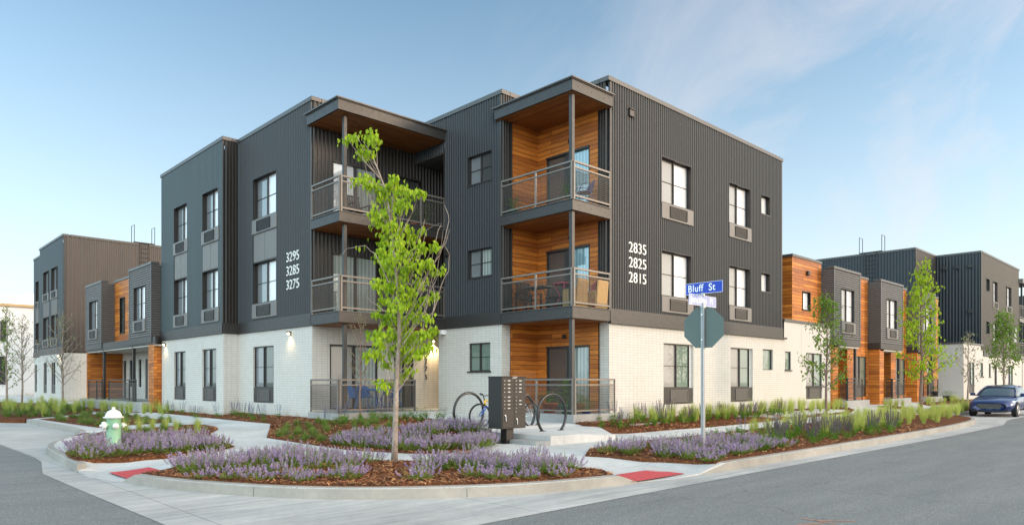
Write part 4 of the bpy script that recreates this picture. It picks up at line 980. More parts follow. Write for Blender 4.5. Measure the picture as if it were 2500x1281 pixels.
def broad(seed, h=.35, n=90):
    r = random.Random(seed); mb = MB()
    for s_ in range(7):
        a = r.uniform(0, 6.28); tip = Vector((math.cos(a) * .12, math.sin(a) * .12, h * r.uniform(.6, 1.05)))
        mb.tube([(0, 0, 0), tip], [.005, .002], 3, False)
        for k in range(n // 7):
            t = r.uniform(.12, 1); p = tip * t; aa = r.uniform(0, 6.28); quadleaf(mb, p, (math.cos(aa), math.sin(aa), r.uniform(0, .8)), r.uniform(.06, .11), r.uniform(.018, .032), .25)
    return mb
HYD = (4.42, 17.1)
def clear_(p):      # keep the view of the hydrant and the room round trunk and post open
    dx, dy = HYD[0] - p[0], HYD[1] - p[1]; l = math.hypot(*HYD); along = (dx * HYD[0] + dy * HYD[1]) / l; lat = abs(dx * HYD[1] - dy * HYD[0]) / l
    return not (dx * dx + dy * dy < .2 or (0 < along < 1.5 and lat < .30))
def scat(poly, dist, n, r):
    x0, x1, y0, y1 = bbox(poly); out = []; t = 0
    while len(out) < n and t < n * 60:
        t += 1; p = (r.uniform(x0, x1), r.uniform(y0, y1))
        if inside(p, poly) and clear_(p) and all((p[0] - q[0]) ** 2 + (p[1] - q[1]) ** 2 > dist * dist for q in out): out.append(p)
    return out
def plant_out(protos, pts, name, label, cat, group, smin=.85, smax=1.15, r=None):
    r = r or random.Random(5)
    for (x, y) in pts:
        me = r.choice(protos); o = bpy.data.objects.new(name, me); col.objects.link(o); o.location = (x, y, bz(x, y) - .015); s = r.uniform(smin, smax); o.scale = (s, s, s * r.uniform(.92, 1.08)); o.rotation_euler = (r.uniform(-.05, .05), r.uniform(-.05, .05), r.uniform(0, 6.28)); tag(o, label, cat, group, 'thing')
def proto(mb, mats):
    o = mb.build('proto', mats, local=True); me = o.data; bpy.data.objects.remove(o); return me
CM = [proto(catmint(k, (.37, .30, .34, .26)[k], (40, 32, 44, 30)[k], .25, (.5, .4, .5, .3)[k]), [L_cat, L_fl, L_fl2]) for k in range(4)]
CMs = [proto(catmint(20 + k, .20, 34, .20, .35), [L_cat, L_fl, L_fl2]) for k in range(3)]
FG = [proto(blades(40 + k, 190, .62, .26, .006, .25, .06), [L_feather]) for k in range(3)]
SG_ = [proto(blades(50 + k, 130, .24, .24, .010, .7, .07), [L_sedge]) for k in range(3)]
SV = [proto(salvia(60 + k), [L_green, L_salv]) for k in range(3)]; BL = [proto(salvia(70 + k, 7, .55), [L_green, L_blue]) for k in range(2)]
BR = [proto(broad(80 + k), [L_green]) for k in range(3)]
def G_(l): return [GP(*q) for q in l]
rr = random.Random(11)
L1 = G_([(440,1154),(470,1134),(560,1121),(700,1117),(880,1121),(925,1130),(870,1146),(700,1150),(560,1152),(470,1160)])
L1c = G_([(1035,1130),(1200,1131),(1380,1147),(1395,1153),(1290,1163),(1150,1152),(1060,1142)])
L6 = G_([(815,1089),(860,1076),(1000,1062),(1110,1048),(1185,1048),(1195,1096),(1050,1103),(900,1096)])
L2 = G_([(172,1108),(215,1088),(300,1080),(470,1078),(550,1095),(480,1104),(300,1116),(205,1124)])
L8 = G_([(1450,1111),(1500,1094),(1650,1084),(1760,1082),(1880,1086),(1900,1096),(1830,1112),(1735,1124)])
plant_out(CM, scat(L1, .26, 34, rr), 'catmint_plant', 'full mauve catmint in the corner bed, hydrant side of the tall tree', 'plant', 'full catmint in the corner bed, hydrant side', .8, 1.12, rr)
plant_out(BR, scat(G_([(430,1160),(700,1165),(860,1160),(860,1145),(600,1145),(450,1148)]), .35, 9, rr) + scat(G_([(1060,1150),(1290,1166),(1380,1156),(1150,1148)]), .4, 6, rr), 'leafy_weed', 'small fresh green weed between the catmint of the corner bed', 'plant', 'green weeds in the corner bed', .35, .6, rr)
plant_out(CM, scat(L1c, .27, 27, rr), 'catmint_plant', 'full mauve catmint in the corner bed, stop sign side of the tree', 'plant', 'full catmint in the corner bed, stop sign side', .85, 1.12, rr)
plant_out(CMs, scat(G_([(430,1170),(600,1178),(850,1176),(880,1158),(600,1157),(470,1163)]), .36, 10, rr) + scat(G_([(1120,1172),(1290,1172),(1400,1162),(1150,1158)]), .36, 6, rr) + [GP(1030, 1172), GP(1032, 1152)], 'small_catmint_plant', 'low sparse catmint seedling on bare mulch by the corner kerb', 'plant', 'small catmint along the corner kerb', .8, 1.15, rr)
plant_out(CM, scat(L6, .29, 62, rr), 'catmint_plant', 'mauve catmint plant in the bed between the mailbox and the patio walk', 'plant', 'catmint in the bed beside the mailbox', .85, 1.1, rr)
plant_out(CM, scat(L2, .3, 46, rr), 'catmint_plant', 'mauve catmint plant around the green fire hydrant', 'plant', 'catmint around the hydrant', .85, 1.15, rr)
plant_out(CM, scat(L8, .36, 34, rr), 'catmint_plant', 'mauve catmint plant around the foot of the stop sign post', 'plant', 'catmint around the stop sign', .8, 1.1, rr)
plant_out(CMs, scat(G_([(1560,1110),(1740,1128),(1850,1112),(1990,1085),(1930,1082)]), .45, 12, rr), 'small_catmint_plant', 'low catmint seedling by the kerb of the long street', 'plant', 'small catmint along the long kerb', .9, 1.2, rr)
S8 = G_([(1850,1088),(1900,1066),(2100,1046),(2200,1040),(2190,1056),(2000,1084),(1900,1100)]); S7 = [(15.6, 12.0), (26, 12.1), (26, 12.7), (15.6, 12.9)]
plant_out(SV, scat(S8, .46, 22, rr), 'salvia_plant', 'dark purple salvia with upright spikes in the kerbside bed', 'plant', 'purple salvia in the kerbside bed', .85, 1.15, rr)
plant_out(SV, scat(S7, .6, 15, rr), 'salvia_plant', 'dark purple salvia in the bed along the white brick wall', 'plant', 'purple salvia along the brick wall', .8, 1.1, rr)
plant_out(FG, scat(G_([(2030,1046),(2150,1022),(2330,1002),(2375,1008),(2300,1030),(2110,1056)]), .42, 46, rr), 'feather_grass', 'tall pale feather grass tuft at the kerb nose before the blue car', 'grass tuft', 'feather grass at the kerb nose', .85, 1.2, rr)
plant_out(FG, scat([(17.5, 12.2), (33.3, 12.5), (33.3, 13.1), (17.5, 13.1)], .36, 70, rr), 'feather_grass', 'pale feather grass tuft along the brick and stucco wall', 'grass tuft', 'feather grass along the wall', .7, 1.05, rr)
plant_out(FG, scat(G_([(1960,1062),(2080,1042),(2200,1030),(2210,1040),(2110,1056),(2000,1078)]), .5, 14, rr) + scat([(18, 8.6), (31, 8.6), (31, 10.3), (18, 10.0)], .5, 42, rr), 'feather_grass', 'pale feather grass tuft mixed with purple salvia in the kerbside bed', 'grass tuft', 'feather grass in the kerbside bed', .75, 1.1, rr)
plant_out(FG, scat([(37.2, 12.1), (39.2, 12.1), (39.2, 12.55), (37.2, 12.55)], .35, 10, rr) + scat([(43.4, 12.2), (51, 12.2), (51, 12.6), (43.4, 12.6)], .5, 12, rr) + scat([(35.5, 9.8), (50, 9.8), (50, 10.6), (35.5, 10.6)], .7, 12, rr), 'feather_grass', 'pale feather grass tuft near the town house porches', 'grass tuft', 'feather grass near the porches', .7, 1.0, rr)
plant_out(FG, [GP(305, 1062), GP(340, 1058), GP(372, 1054), GP(405, 1052), GP(430, 1055), GP(483, 1058)], 'feather_grass', 'golden feather grass tuft behind the hydrant catmint', 'grass tuft', 'feather grass behind the hydrant', .75, 1.0, rr)
plant_out(FG, scat([(9.3, 34.6), (9.8, 34.6), (9.8, 44), (9.3, 44)], .45, 16, rr) + scat([(9.8, 31), (10.4, 31), (10.4, 34), (9.8, 34)], .4, 7, rr), 'feather_grass', 'feather grass tuft before the low porch wall', 'grass tuft', 'feather grass before the side street porch', .9, 1.2, rr)
plant_out(FG, scat(P4[:5] + [(8.0, 50), (6.0, 50)], .6, 34, rr), 'feather_grass', 'feather grass tuft in the far bed of the side street', 'grass tuft', 'feather grass in the far side bed', .9, 1.3, rr)
plant_out(SG_, scat(G_([(665,1066),(690,1040),(760,1030),(900,1035),(1000,1050),(870,1068),(820,1086),(740,1080)]), .38, 40, rr), 'sedge_clump', 'low green sedge clump on mulch before the patio slab', 'grass tuft', 'sedge before the patio', .8, 1.4, rr)
plant_out(SG_, scat(P3, .33, 60, rr) + scat([p for p in P2 if p[1] > 18], .4, 14, rr), 'sedge_clump', 'low green sedge clump in the narrow bed behind the hydrant', 'grass tuft', 'sedge behind the hydrant', .9, 1.5, rr)
plant_out(SG_, scat(P4[:5] + [(8.5, 46), (5.9, 46)], .5, 60, rr) + scat(P9[:1] + [(50, 9.7), (50, 10.7), (36, 10.6)], .5, 40, rr), 'sedge_clump', 'green sedge clump in a far bed beside the road', 'grass tuft', 'sedge in the far beds', 1.0, 1.9, rr)
plant_out(BR, scat([(12, 18.3), (13.3, 16.5), (13.2, 16.1), (11.9, 16.1), (9.8, 18.2)], .4, 24, rr), 'leafy_plant', 'fresh green leafy perennial beside the patio walk', 'plant', 'leafy perennials by the patio walk', .7, 1.1, rr)
plant_out(BR, scat(G_([(1450,1045),(1640,1040),(1900,1016),(1900,1008),(1640,1028),(1460,1036)]), .36, 40, rr), 'leafy_plant', 'bright green leafy perennial by the brick wall', 'plant', 'leafy perennials by the brick wall', .6, 1.1, rr)
plant_out(BR, scat([(13, 8.2), (24, 7.4), (24, 9.8), (13, 9.6)], .55, 30, rr), 'leafy_plant', 'fresh green perennial scattered through the long kerbside bed', 'plant', 'green perennials in the long kerbside bed', .6, 1.0, rr)
plant_out(BR, scat(G_([(1740,1125),(1800,1090),(1960,1060),(2140,1045),(2150,1060),(1950,1090),(1850,1112)]), .45, 26, rr), 'leafy_plant', 'bright green leafy perennial in the kerbside bed', 'plant', 'leafy perennials in the kerbside bed', .6, 1.2, rr)
plant_out(BL, scat([(10.0, 22), (10.9, 22), (10.9, 26.4), (10.2, 26.4)], .5, 9, rr) + scat([(9.9, 27.5), (10.4, 27.5), (10.4, 32), (9.9, 32)], .7, 5, rr), 'speedwell_plant', 'thin blue-spiked plant along the side street brick wall', 'plant', 'blue spikes along the side wall', .7, 1.0, rr)
plant_out(BL, scat([(10.2, 18.4), (12.6, 18.4), (12.6, 18.85), (10.2, 18.85)], .45, 5, rr) + scat([(16, 12.9), (19, 12.9), (19, 13.15), (16, 13.15)], .6, 4, rr) + [GP(1880, 1060), GP(1945, 1050), GP(2000, 1042), GP(1815, 1062)], 'speedwell_plant', 'thin blue-spiked plant near a patio slab or kerbside walk', 'plant', 'blue spikes near the walks', .8, 1.15, rr)
# ================================================================ TREES
bk = NT('smooth_grey_bark'); nb = bk.noise(bk.objc((1, 1, .5)), 9, 5, .7); nb2 = bk.noise(bk.objc((1, 1, 3)), 22, 3)
bk.col(bk.mix(1.0, bk.ramp(nb, [(.3, (.17, .12, .095)), (.55, (.36, .29, .24)), (.7, (.46, .39, .33))]), bk.ramp(nb2, [(.3, (.7, .66, .62)), (.6, (1.05, 1.05, 1.05))]), 'MULTIPLY')); bk.set(Roughness=.8); bk.bump(nb2, .5, .01); M['bark'] = bk.mat
M['bark_brown'] = simple('brown_bark', (.19, .125, .095), .85, 0, .35, 20, .5)
L_main = leaf_mat('yellow_green_leaf', (.27, .42, .010), (.50, .62, .03), .4, .45, (.15, .30, .008))
L_mid = leaf_mat('mid_green_leaf', (.12, .22, .02), (.20, .32, .035), .35, .45)
L_olive = leaf_mat('olive_young_leaf', (.20, .22, .09), (.32, .33, .17), .3, .5)
def leaf(mb, p, d, L, W, r):
    """pointed leaf folded along its midrib"""
    p = Vector(p); d = Vector(d).normalized(); s = d.cross(Vector((0, 0, 1)))
    s = s.normalized() if s.length > 1e-3 else Vector((1, 0, 0)); s = Matrix.Rotation(r.uniform(-.7, .7), 3, d) @ s; n = s.cross(d)
    m1 = p + d * L * .3 - n * L * .03; m2 = p + d * L * .68 - n * L * .10; t = p + d * L - n * L * .28
    l1 = p + d * L * .28 + s * W * .46 + n * W * .16; l2 = p + d * L * .62 + s * W * .42 + n * W * .08; r1 = p + d * L * .28 - s * W * .46 + n * W * .16; r2 = p + d * L * .62 - s * W * .42 + n * W * .08
    mb.add([p, m1, m2, t, l1, l2, r1, r2], [(0, 4, 1), (4, 5, 2, 1), (5, 3, 2), (0, 1, 6), (1, 2, 7, 6), (2, 3, 7)])
def bez(a, b, c, n=7): return [a * (1 - t) ** 2 + b * 2 * t * (1 - t) + c * t * t for t in [i / (n - 1) for i in range(n)]]
# --- the tall young tree in the corner bed; crown clusters placed at their real height and spread
TB = Vector((*GP(963, 1131), 0)); TB.z = bz(TB.x, TB.y); DT = dep(TB.x, TB.y); rt = Vector((SI, -CO, 0)); fw_ = Vector((CO, SI, 0))
def TP(px, py, dd=0.0):
    q = TB + fw_ * dd; D = DT + dd; u = (px - CX) / F; ax = D * u - (q.x * SI - q.y * CO); v = q + rt * ax; v.z = CZ + (HY - py) / F * D; return v
rt_ = random.Random(3)
tree = empty('young_tree', tuple(TB), 'tall young tree with bright drooping leaves and bare twigs standing in the corner bed', 'tree')
tk = MB(); trunk_px = [(963,1131,.105),(964,1080,.085),(966,1000,.078),(968,930,.073),(971,880,.068),(975,830,.058),(974,770,.046),(970,700,.040),(962,620,.034),(955,560,.030),(948,500,.026),(938,455,.022),(925,420,.017),(912,388,.013),(900,365,.010),(886,345,.007)]
tpts = [TP(x, y, .02 * math.sin(y / 60)) for x, y, _ in trunk_px]; tk.tube(tpts, [.068] + [q[2] * .58 + .002 for q in trunk_px[1:]], 10)
def trunk_at(z):
    for a, b in zip(tpts, tpts[1:]):
        if a.z <= z <= b.z: return a.lerp(b, (z - a.z) / (b.z - a.z))
    return tpts[-1] if z > tpts[-1].z else tpts[0]
cl = [(845,340,14,4),(868,332,10,3),(900,330,16,7),(915,338,12,5),(885,362,12,5),(905,372,14,6),(885,375,12,5),
 (880,440,14,5),(905,448,16,7),(930,470,18,8),(955,455,16,7),(962,435,12,5),(980,462,16,7),(1002,468,14,6),(1026,468,9,6),(955,490,20,9),(985,492,14,6),
 (915,515,16,7),(940,520,18,8),(975,510,14,6),(925,540,18,8),(955,548,20,9),(980,560,18,8),(945,580,20,10),(975,592,20,10),(1005,575,14,6),(1030,560,12,3),
 (935,620,22,11),(965,625,22,11),(995,615,18,9),(1030,600,14,6),(1060,598,12,6),(950,655,22,11),(985,660,22,11),(1015,645,18,8),(1045,640,12,5),
 (925,690,16,7),(955,695,22,11),(990,700,22,11),(1025,690,16,7),(940,730,20,9),(970,740,24,11),(1005,735,18,9),(1040,728,12,6),(1060,720,10,6),
 (920,765,12,5),(950,775,20,10),(985,780,24,12),(1020,770,16,8),(1045,775,12,5),(935,810,18,8),(965,815,20,10),(1000,820,22,12),(1035,812,18,9),(1058,805,10,5),
 (910,815,14,7),(925,835,16,7),(1010,850,20,11),(1040,845,16,8),(960,855,16,8),(985,868,18,9),(905,862,14,7),(922,862,14,5),(1025,862,12,6),(945,885,12,5),(1000,903,12,5),(985,912,10,4),(930,935,12,6),(958,935,9,4),(975,840,18,8),
 (1060,660,10,4),(1080,655,8,2),(900,430,9,3)]
cr = MB()
for (px, py, sp, n) in cl:
    dd = rt_.uniform(-.42, .42) * min(1, sp / 18); c = TP(px, py, dd); lat = (c - trunk_at(c.z)); lat.z = 0
    st = trunk_at(max(TB.z + 1.2, c.z - .35 - lat.length * .9)); md = st.lerp(c, .5) + Vector((0, 0, -.05)) + lat * .15
    br_ = bez(st, md, c + Vector((0, 0, .06)), 6)
    if n != 7: tk.tube(br_, [.006 * (1 - i / 7) + .002 for i in range(6)], 4, False)
    R_ = sp / F * DT * 1.25
    for k in range(int(n * 6.2)):
        q = Vector((rt_.gauss(0, .47), rt_.gauss(0, .47), rt_.gauss(0, .38))) * R_
        dv = Vector((rt_.uniform(-1, 1), rt_.uniform(-1, 1), rt_.uniform(-2.6, -.8))) + lat * .5
        leaf(cr, c + q, dv, rt_.uniform(.062, .118), rt_.uniform(.040, .070), rt_)
twigs = [[(1010,800),(1060,760),(1075,700),(1095,660),(1098,620),(1085,600)],[(1000,760),(1040,680),(1075,620),(1098,540),(1092,515),(1085,500)],[(1015,720),(1050,650),(1070,560),(1078,545)],[(990,700),(1030,620),(1040,560),(1075,545)],[(1045,815),(1062,740),(1058,690),(1072,640),(1082,560)],
 [(1030,820),(1040,760),(1050,700),(1062,640),(1080,600)],[(950,690),(915,620),(893,600),(872,600),(845,608),(828,625)],[(955,560),(925,520),(905,500),(902,480)],[(930,520),(905,470),(898,430),(890,400)],[(925,430),(905,410),(885,385),(885,360)],[(1000,640),(1020,600),(1038,535)],
 [(985,840),(1010,800),(1035,760),(1045,700)],[(975,880),(945,850),(930,820),(925,790)],[(968,905),(940,880),(920,858)],[(975,880),(1000,855),(1025,830)],[(940,760),(905,735),(895,725)],[(1070,620),(1088,590),(1098,560)],[(960,640),(985,560),(1005,520),(1020,500)]]
for tw in twigs:
    P = [TP(x, y, rt_.uniform(-.12, .12)) for x, y in tw]; Q = []
    for i in range(len(P) - 1):
        for t in (0, .5): Q.append(P[i].lerp(P[i+1], t) + Vector((rt_.uniform(-1, 1), rt_.uniform(-1, 1), rt_.uniform(-1, 1))) * .012)
    Q.append(P[-1]); tk.tube(Q, [.008 * (1 - i / len(Q)) + .0025 for i in range(len(Q))], 4, False)
for i in range(5):
    q = TP(875 + i * 3, 600, 0) + Vector((rt_.uniform(-.04, .04), 0, rt_.uniform(-.03, .03))); leaf(cr, q, (rt_.uniform(-.5, .5), rt_.uniform(-.5, .5), -1), .09, .05, rt_)
tk.build('trunk', M['bark'], tree, smooth=True); cr.build('crown', L_main, tree)
def young(name, label, px, py, top, wpx, crown0, nb_, nleaf, lm, bark, size=.09, tr=.05, seed=1, group=None, lean=0.0, xy=None, up=1.0, droop=-.4):
    r = random.Random(seed); x, y = xy or GP(px, py); z = bz(x, y) - .03; D = dep(x, y); H = CZ + (HY - top) / F * D - z; cw = wpx / F * D / 2; c0 = CZ + (HY - crown0) / F * D - z
    e = empty(name, (x, y, z), label, 'tree', group); t = MB(); n = 9
    pts = [Vector((x + lean * H * (i / n) + r.uniform(-.02, .02) * H * .3, y + r.uniform(-.02, .02) * H * .3, z + H * i / n)) for i in range(n + 1)]; pts[0] = Vector((x, y, z)); t.tube(pts, [tr * (1 - .88 * i / n) for i in range(n + 1)], 8)
    c = MB(); tips = []
    for b in range(nb_):
        f = (b + r.random()) / nb_; h0 = c0 * .8 + (H * .93 - c0 * .8) * f; i = min(n - 1, int(h0 / H * n)); st = pts[i].lerp(pts[i+1], h0 / H * n - i); a = b * 2.4 + r.uniform(-.4, .4)
        L = cw * (1.0 - .75 * f ** 1.4) * r.uniform(.65, 1.15); rise = L * r.uniform(.7, 1.5) * up; en = st + Vector((math.cos(a) * L, math.sin(a) * L, min(rise, z + H - st.z + .1)))
        md = st.lerp(en, .5) + Vector((math.cos(a), math.sin(a), -.4)) * L * .15; Q = bez(st, md, en, 6); t.tube(Q, [tr * .28 * (1 - j / 6.5) + .003 for j in range(6)], 4, False); tips.append(Q)
        for s_ in range(3):
            q0 = Q[r.randint(2, 4)]; aa = a + r.uniform(-1.2, 1.2); q1 = q0 + Vector((math.cos(aa), math.sin(aa), r.uniform(.3, 1.2))) * L * r.uniform(.25, .5); t.tube([q0, q0.lerp(q1, .5) + Vector((0, 0, .02)), q1], [tr * .12 + .002, .004, .002], 3, False); tips.append([q0, q0.lerp(q1, .5), q1])
    tips.append(pts[-3:])
    for k in range(nleaf):
        Q = r.choice(tips); j = r.randint(0 if len(Q) < 4 else 1, len(Q) - 2); p = Q[j].lerp(Q[j+1], r.random()) + Vector((r.gauss(0, 1), r.gauss(0, 1), r.gauss(0, 1))) * size * .9
        leaf(c, p, (r.uniform(-1, 1), r.uniform(-1, 1), r.uniform(-1, .3) + droop), size * r.uniform(.7, 1.25), size * r.uniform(.42, .68), r)
    t.build('trunk', bark, e, smooth=True); c.build('crown', lm, e); return e
young('slender_tree', 'slender nearly bare sapling before the patio with the blue chairs', 888, 1027, 762, 82, 940, 22, 230, L_olive, M['bark_brown'], .05, .033, 21, xy=(11.35, 18.35), up=1.6)
young('street_tree', 'young leafy tree before the stucco wall of the town houses', 2018, 1030, 706, 100, 945, 26, 950, L_mid, M['bark_brown'], .115, .055, 5)
young('street_tree', 'tall bright green young tree before the grey projecting rooms', 2250, 1003, 634, 112, 925, 34, 1700, L_main, M['bark_brown'], .145, .085, 8, xy=(35.8, 10.35), up=.7, droop=-.8)
young('street_tree', 'small sparse young tree near the front of the blue car', 2330, 992, 808, 84, 930, 16, 170, L_olive, M['bark'], .13, .06, 9, xy=(44.6, 10.6))
young('street_tree', 'full green young tree behind the parked blue car', 2436, 985, 755, 78, 905, 28, 1300, L_mid, M['bark'], .16, .09, 12, xy=(52.3, 10.5))
young('street_tree', 'sparse young tree before the bronze ribbed wall of the side street', 159, 996, 757, 96, 930, 34, 420, L_olive, M['bark'], .085, .06, 14, xy=(8.35, 41.2), up=1.2)
young('street_tree', 'sparse young tree before the long white house', 53, 987, 768, 84, 925, 32, 400, L_olive, M['bark'], .095, .06, 15, xy=(7.9, 49), up=1.2)
young('street_tree', 'sparse young tree nearest the kerb of the side street, beside the white house', 4, 987, 740, 60, 940, 24, 420, L_mid, M['bark'], .12, .06, 16, xy=(6.9, 47), up=1.2)
# ================================================================ FIRE HYDRANT
M['hyd'] = simple('mint_green_enamel', (.27, .50, .33), .5, 0, .15, 12, .1, .2); M['hydw'] = simple('white_enamel', (.78, .77, .74), .4, 0, .06, 9, .1, .3); M['steelc'] = simple('galvanised_steel', (.42, .43, .44), .42, .7, .15, 14)
hx, hy = 4.42, 17.1; hz = bz(hx, hy) - .02
hyd = empty('fire_hydrant', (hx, hy, hz), 'mint green fire hydrant with white caps and bonnet among the catmint', 'fire hydrant')
mb = MB(); mb.lathe([(.20, .02), (.20, .06), (.15, .075), (.142, .10), (.138, .60), (.15, .62), (.155, .65)], (hx, hy, hz), 28)
for k in range(8): a = k * math.pi / 4; mb.lathe([(.016, .055), (.016, .09)], (hx + .17 * math.cos(a), hy + .17 * math.sin(a), hz), 6)
mb.build('barrel', M['hyd'], hyd, smooth=True, bevel=.004)
mb = MB(); mb.lathe([(.20, .65), (.205, .675), (.165, .685), (.155, .73), (.12, .79), (.06, .825), (.035, .83), (.032, .88), (.001, .885)], (hx, hy, hz), 28)
mb.build('bonnet', M['hydw'], hyd, smooth=True, bevel=.003)
def hcap(ang, r0, r1, zz, name):
    d = Vector((math.cos(ang), math.sin(ang), 0)); c = Vector((hx, hy, hz + zz)); Q = d.to_track_quat('Z', 'Y').to_matrix()
    def rot(mb_, base): mb_.v = [tuple(c + Q @ Vector(v)) for v in mb_.v]
    a = MB(); a.lathe([(r1, .08), (r1, .17)], (0, 0, 0), 18); rot(a, 0); a.build('nozzle', M['hyd'], hyd, smooth=True, bevel=.003)
    a = MB(); a.lathe([(r0, .165), (r0 + .006, .18), (r0, .22), (r0 * .5, .235), (.026, .237), (.024, .275), (.001, .277)], (0, 0, 0), 18); rot(a, 0); a.build(name, M['hydw'], hyd, smooth=True, bevel=.003)
va = math.atan2(-hy, -hx)
hcap(va - R(72), .085, .075, .49, 'pumper_cap'); hcap(va + R(12), .058, .048, .48, 'hose_cap'); hcap(va + R(118), .058, .048, .48, 'hose_cap')
ch = MB(); d1 = Vector((math.cos(va - R(72)), math.sin(va - R(72)), 0)); p0 = Vector((hx, hy, hz + .40)) + d1 * .2; p1 = Vector((hx, hy, hz + .30)) + Vector((math.cos(va - R(20)), math.sin(va - R(20)), 0)) * .13
for i in range(20):
    t = i / 19; p = p0.lerp(p1, t); p.z -= .22 * math.sin(math.pi * t); ch.sphere(p, .009, 5)
ch.build('chain', M['hydw'], hyd)
# ================================================================ STOP SIGN AND STREET NAMES
px_, py_ = 12.62, 7.60; pz = bz(px_, py_) - .03
sg = empty('stop_sign', (px_, py_, pz), 'grey back of an octagonal stop sign on a perforated steel post', 'sign')
mb = MB(); w = .026
for (a, b) in ((-1, -1), (1, -1), (1, 1), (-1, 1)): mb.box(px_ + a * w - .005, px_ + a * w + .005, py_ + b * w - .005, py_ + b * w + .005, pz, pz + 3.02)
z = pz
while z < pz + 3.02:
    for s in (-1, 1):
        mb.box(px_ + s * (w + .003) - .002, px_ + s * (w + .003) + .002, py_ - w + .005, py_ - .009, z, z + .0254); mb.box(px_ + s * (w + .003) - .002, px_ + s * (w + .003) + .002, py_ + .009, py_ + w - .005, z, z + .0254); mb.box(px_ + s * (w + .003) - .002, px_ + s * (w + .003) + .002, py_ - .009, py_ + .009, z + .016, z + .0254)
        mb.box(px_ - w + .005, px_ - .009, py_ + s * (w + .003) - .002, py_ + s * (w + .003) + .002, z, z + .0254); mb.box(px_ + .009, px_ + w - .005, py_ + s * (w + .003) - .002, py_ + s * (w + .003) + .002, z, z + .0254); mb.box(px_ - .009, px_ + .009, py_ + s * (w + .003) - .002, py_ + s * (w + .003) + .002, z + .016, z + .0254)
    z += .0254
mb.build('post', M['steelc'], sg)
mb = MB(); zc = CZ + (HY - 799) / F * dep(px_, py_); ang = R(12); ap = .405; Rr = ap / math.cos(R(22.5))
nrm = Vector((math.cos(ang), math.sin(ang), 0)); tan = Vector((-math.sin(ang), math.cos(ang), 0)); cc = Vector((px_, py_, zc)) + nrm * .042
o1 = [cc + (tan * math.cos(R(22.5 + 45 * k)) + Vector((0, 0, 1)) * math.sin(R(22.5 + 45 * k))) * Rr for k in range(8)]; o2 = [v + nrm * .004 for v in o1]
mb.face(o1); mb.face(o2)
for k in range(8): mb.face([o1[k], o1[(k+1) % 8], o2[(k+1) % 8], o2[k]])
M['signback'] = simple('dull_aluminium_back', (.11, .14, .13), .42, .55, .14, 1.6); mb.build('octagonal_plate', M['signback'], sg)
mb = MB(); mb.face([v + nrm * .002 for v in o2]); mb.build('red_face', simple('stop_red', (.5, .02, .02), .4), sg)
mb = MB()
for dz in (-.25, .25): mb.lathe([(.016, -.06), (.016, -.035)], (px_, py_, zc + dz), 8, 'x')
mb.build('bolt', M['white'], sg)
M['blue'] = simple('street_sign_blue', (.006, .045, .42), .35, 0, .08, 3); M['bluep'] = simple('glared_blue_sheeting', (.32, .35, .58), .35, 0, .08, 3); M['letter'] = simple('reflective_white', (.85, .86, .86), .4, 0, .03)
D_ = dep(px_, py_)
def blade(kind, c0, a0, a1, z0, z1, s, label, fm, lm, size, xs):
    r = empty('street_name_sign', (px_, py_, z0), label, 'sign'); mb = MB(); P = PL(kind, c0)
    P.box(mb, a0, a1, z0, z1, -.004, .004); mb.build('sign_plate', M[fm], r)
    mb = MB(); t = .010
    for q in ((a0 + .004, a1 - .004, z0 + .004, z0 + t), (a0 + .004, a1 - .004, z1 - t, z1 - .004), (a0 + .004, a0 + t, z0 + t, z1 - t), (a1 - t, a1 - .004, z0 + t, z1 - t)): P.box(mb, *q, .0042, .0062)
    mb.build('border', M['letter'], r)
    text(s, P, (a1 - .055) if kind == 'W' else a0 + .05, z0 + (z1 - z0) * .24, size, r, lm, .0055, ext=.0015, xs=xs, sp=1.1, bold=.012)
    return r
zb = CZ + (HY - 717) / F * D_; blade('W', px_, py_ - .44, py_ + .40, zb, zb + .235, 'Bluff  St', 'deep blue upper street name blade reading Bluff St', 'blue', 'letter', .20, .88)
zj = CZ + (HY - 747) / F * D_; blade('S', py_, px_ - .52, px_ + .50, zj, zj + .215, 'Junction  Pl', 'pale glared lower street name blade reading Junction Pl', 'bluep', 'letter', .19, .86)
mb = MB(); mb.box(px_ - .04, px_ + .04, py_ - .04, py_ + .04, zj - .04, zj + .03); mb.box(px_ - .03, px_ + .03, py_ - .03, py_ + .03, zj + .20, zb + .02); mb.build('bracket', M['steelc'], sg, bevel=.005)
# ================================================================ MAILBOX UNIT
M['mail'] = simple('bronze_black_powdercoat', (.020, .016, .014), .5, .1, .1, 6, .05); M['chrome'] = simple('bright_lock', (.75, .75, .74), .25, .9, .05)
mx0, mx1, my0, my1 = 10.93, 11.70, 11.72, 12.17; mzb = .155; mz0, mz1 = mzb + .36, mzb + 1.53
ml = empty('mailbox_cluster', (mx0 + .38, 11.95, mzb), 'dark bronze cluster mailbox with many small numbered doors on a pedestal', 'mailbox')
mb = MB(); mb.box(mx0, mx1, my0, my1, mz0, mz1); mb.build('cabinet', M['mail'], ml, bevel=.008)
mb = MB(); mb.box(mx0 - .012, mx1 + .012, my0 - .03, my1 + .01, mz1, mz1 + .025); mb.build('roof', M['mail'], ml, bevel=.006)
mb = MB(); mb.box(mx0 + .27, mx0 + .50, my0 + .12, my0 + .32, mzb + .02, mz0); mb.build('pedestal', M['mail'], ml, bevel=.006)
mb = MB(); mb.box(mx0 + .10, mx0 + .68, my0 + .02, my0 + .44, mzb, mzb + .022); mb.build('base_plate', M['mail'], ml, bevel=.004)
PM = PL('S', my0); wD = (mx1 - mx0 - .07) / 2
M['dim'] = simple('worn_number_label', (.45, .45, .43), .5)
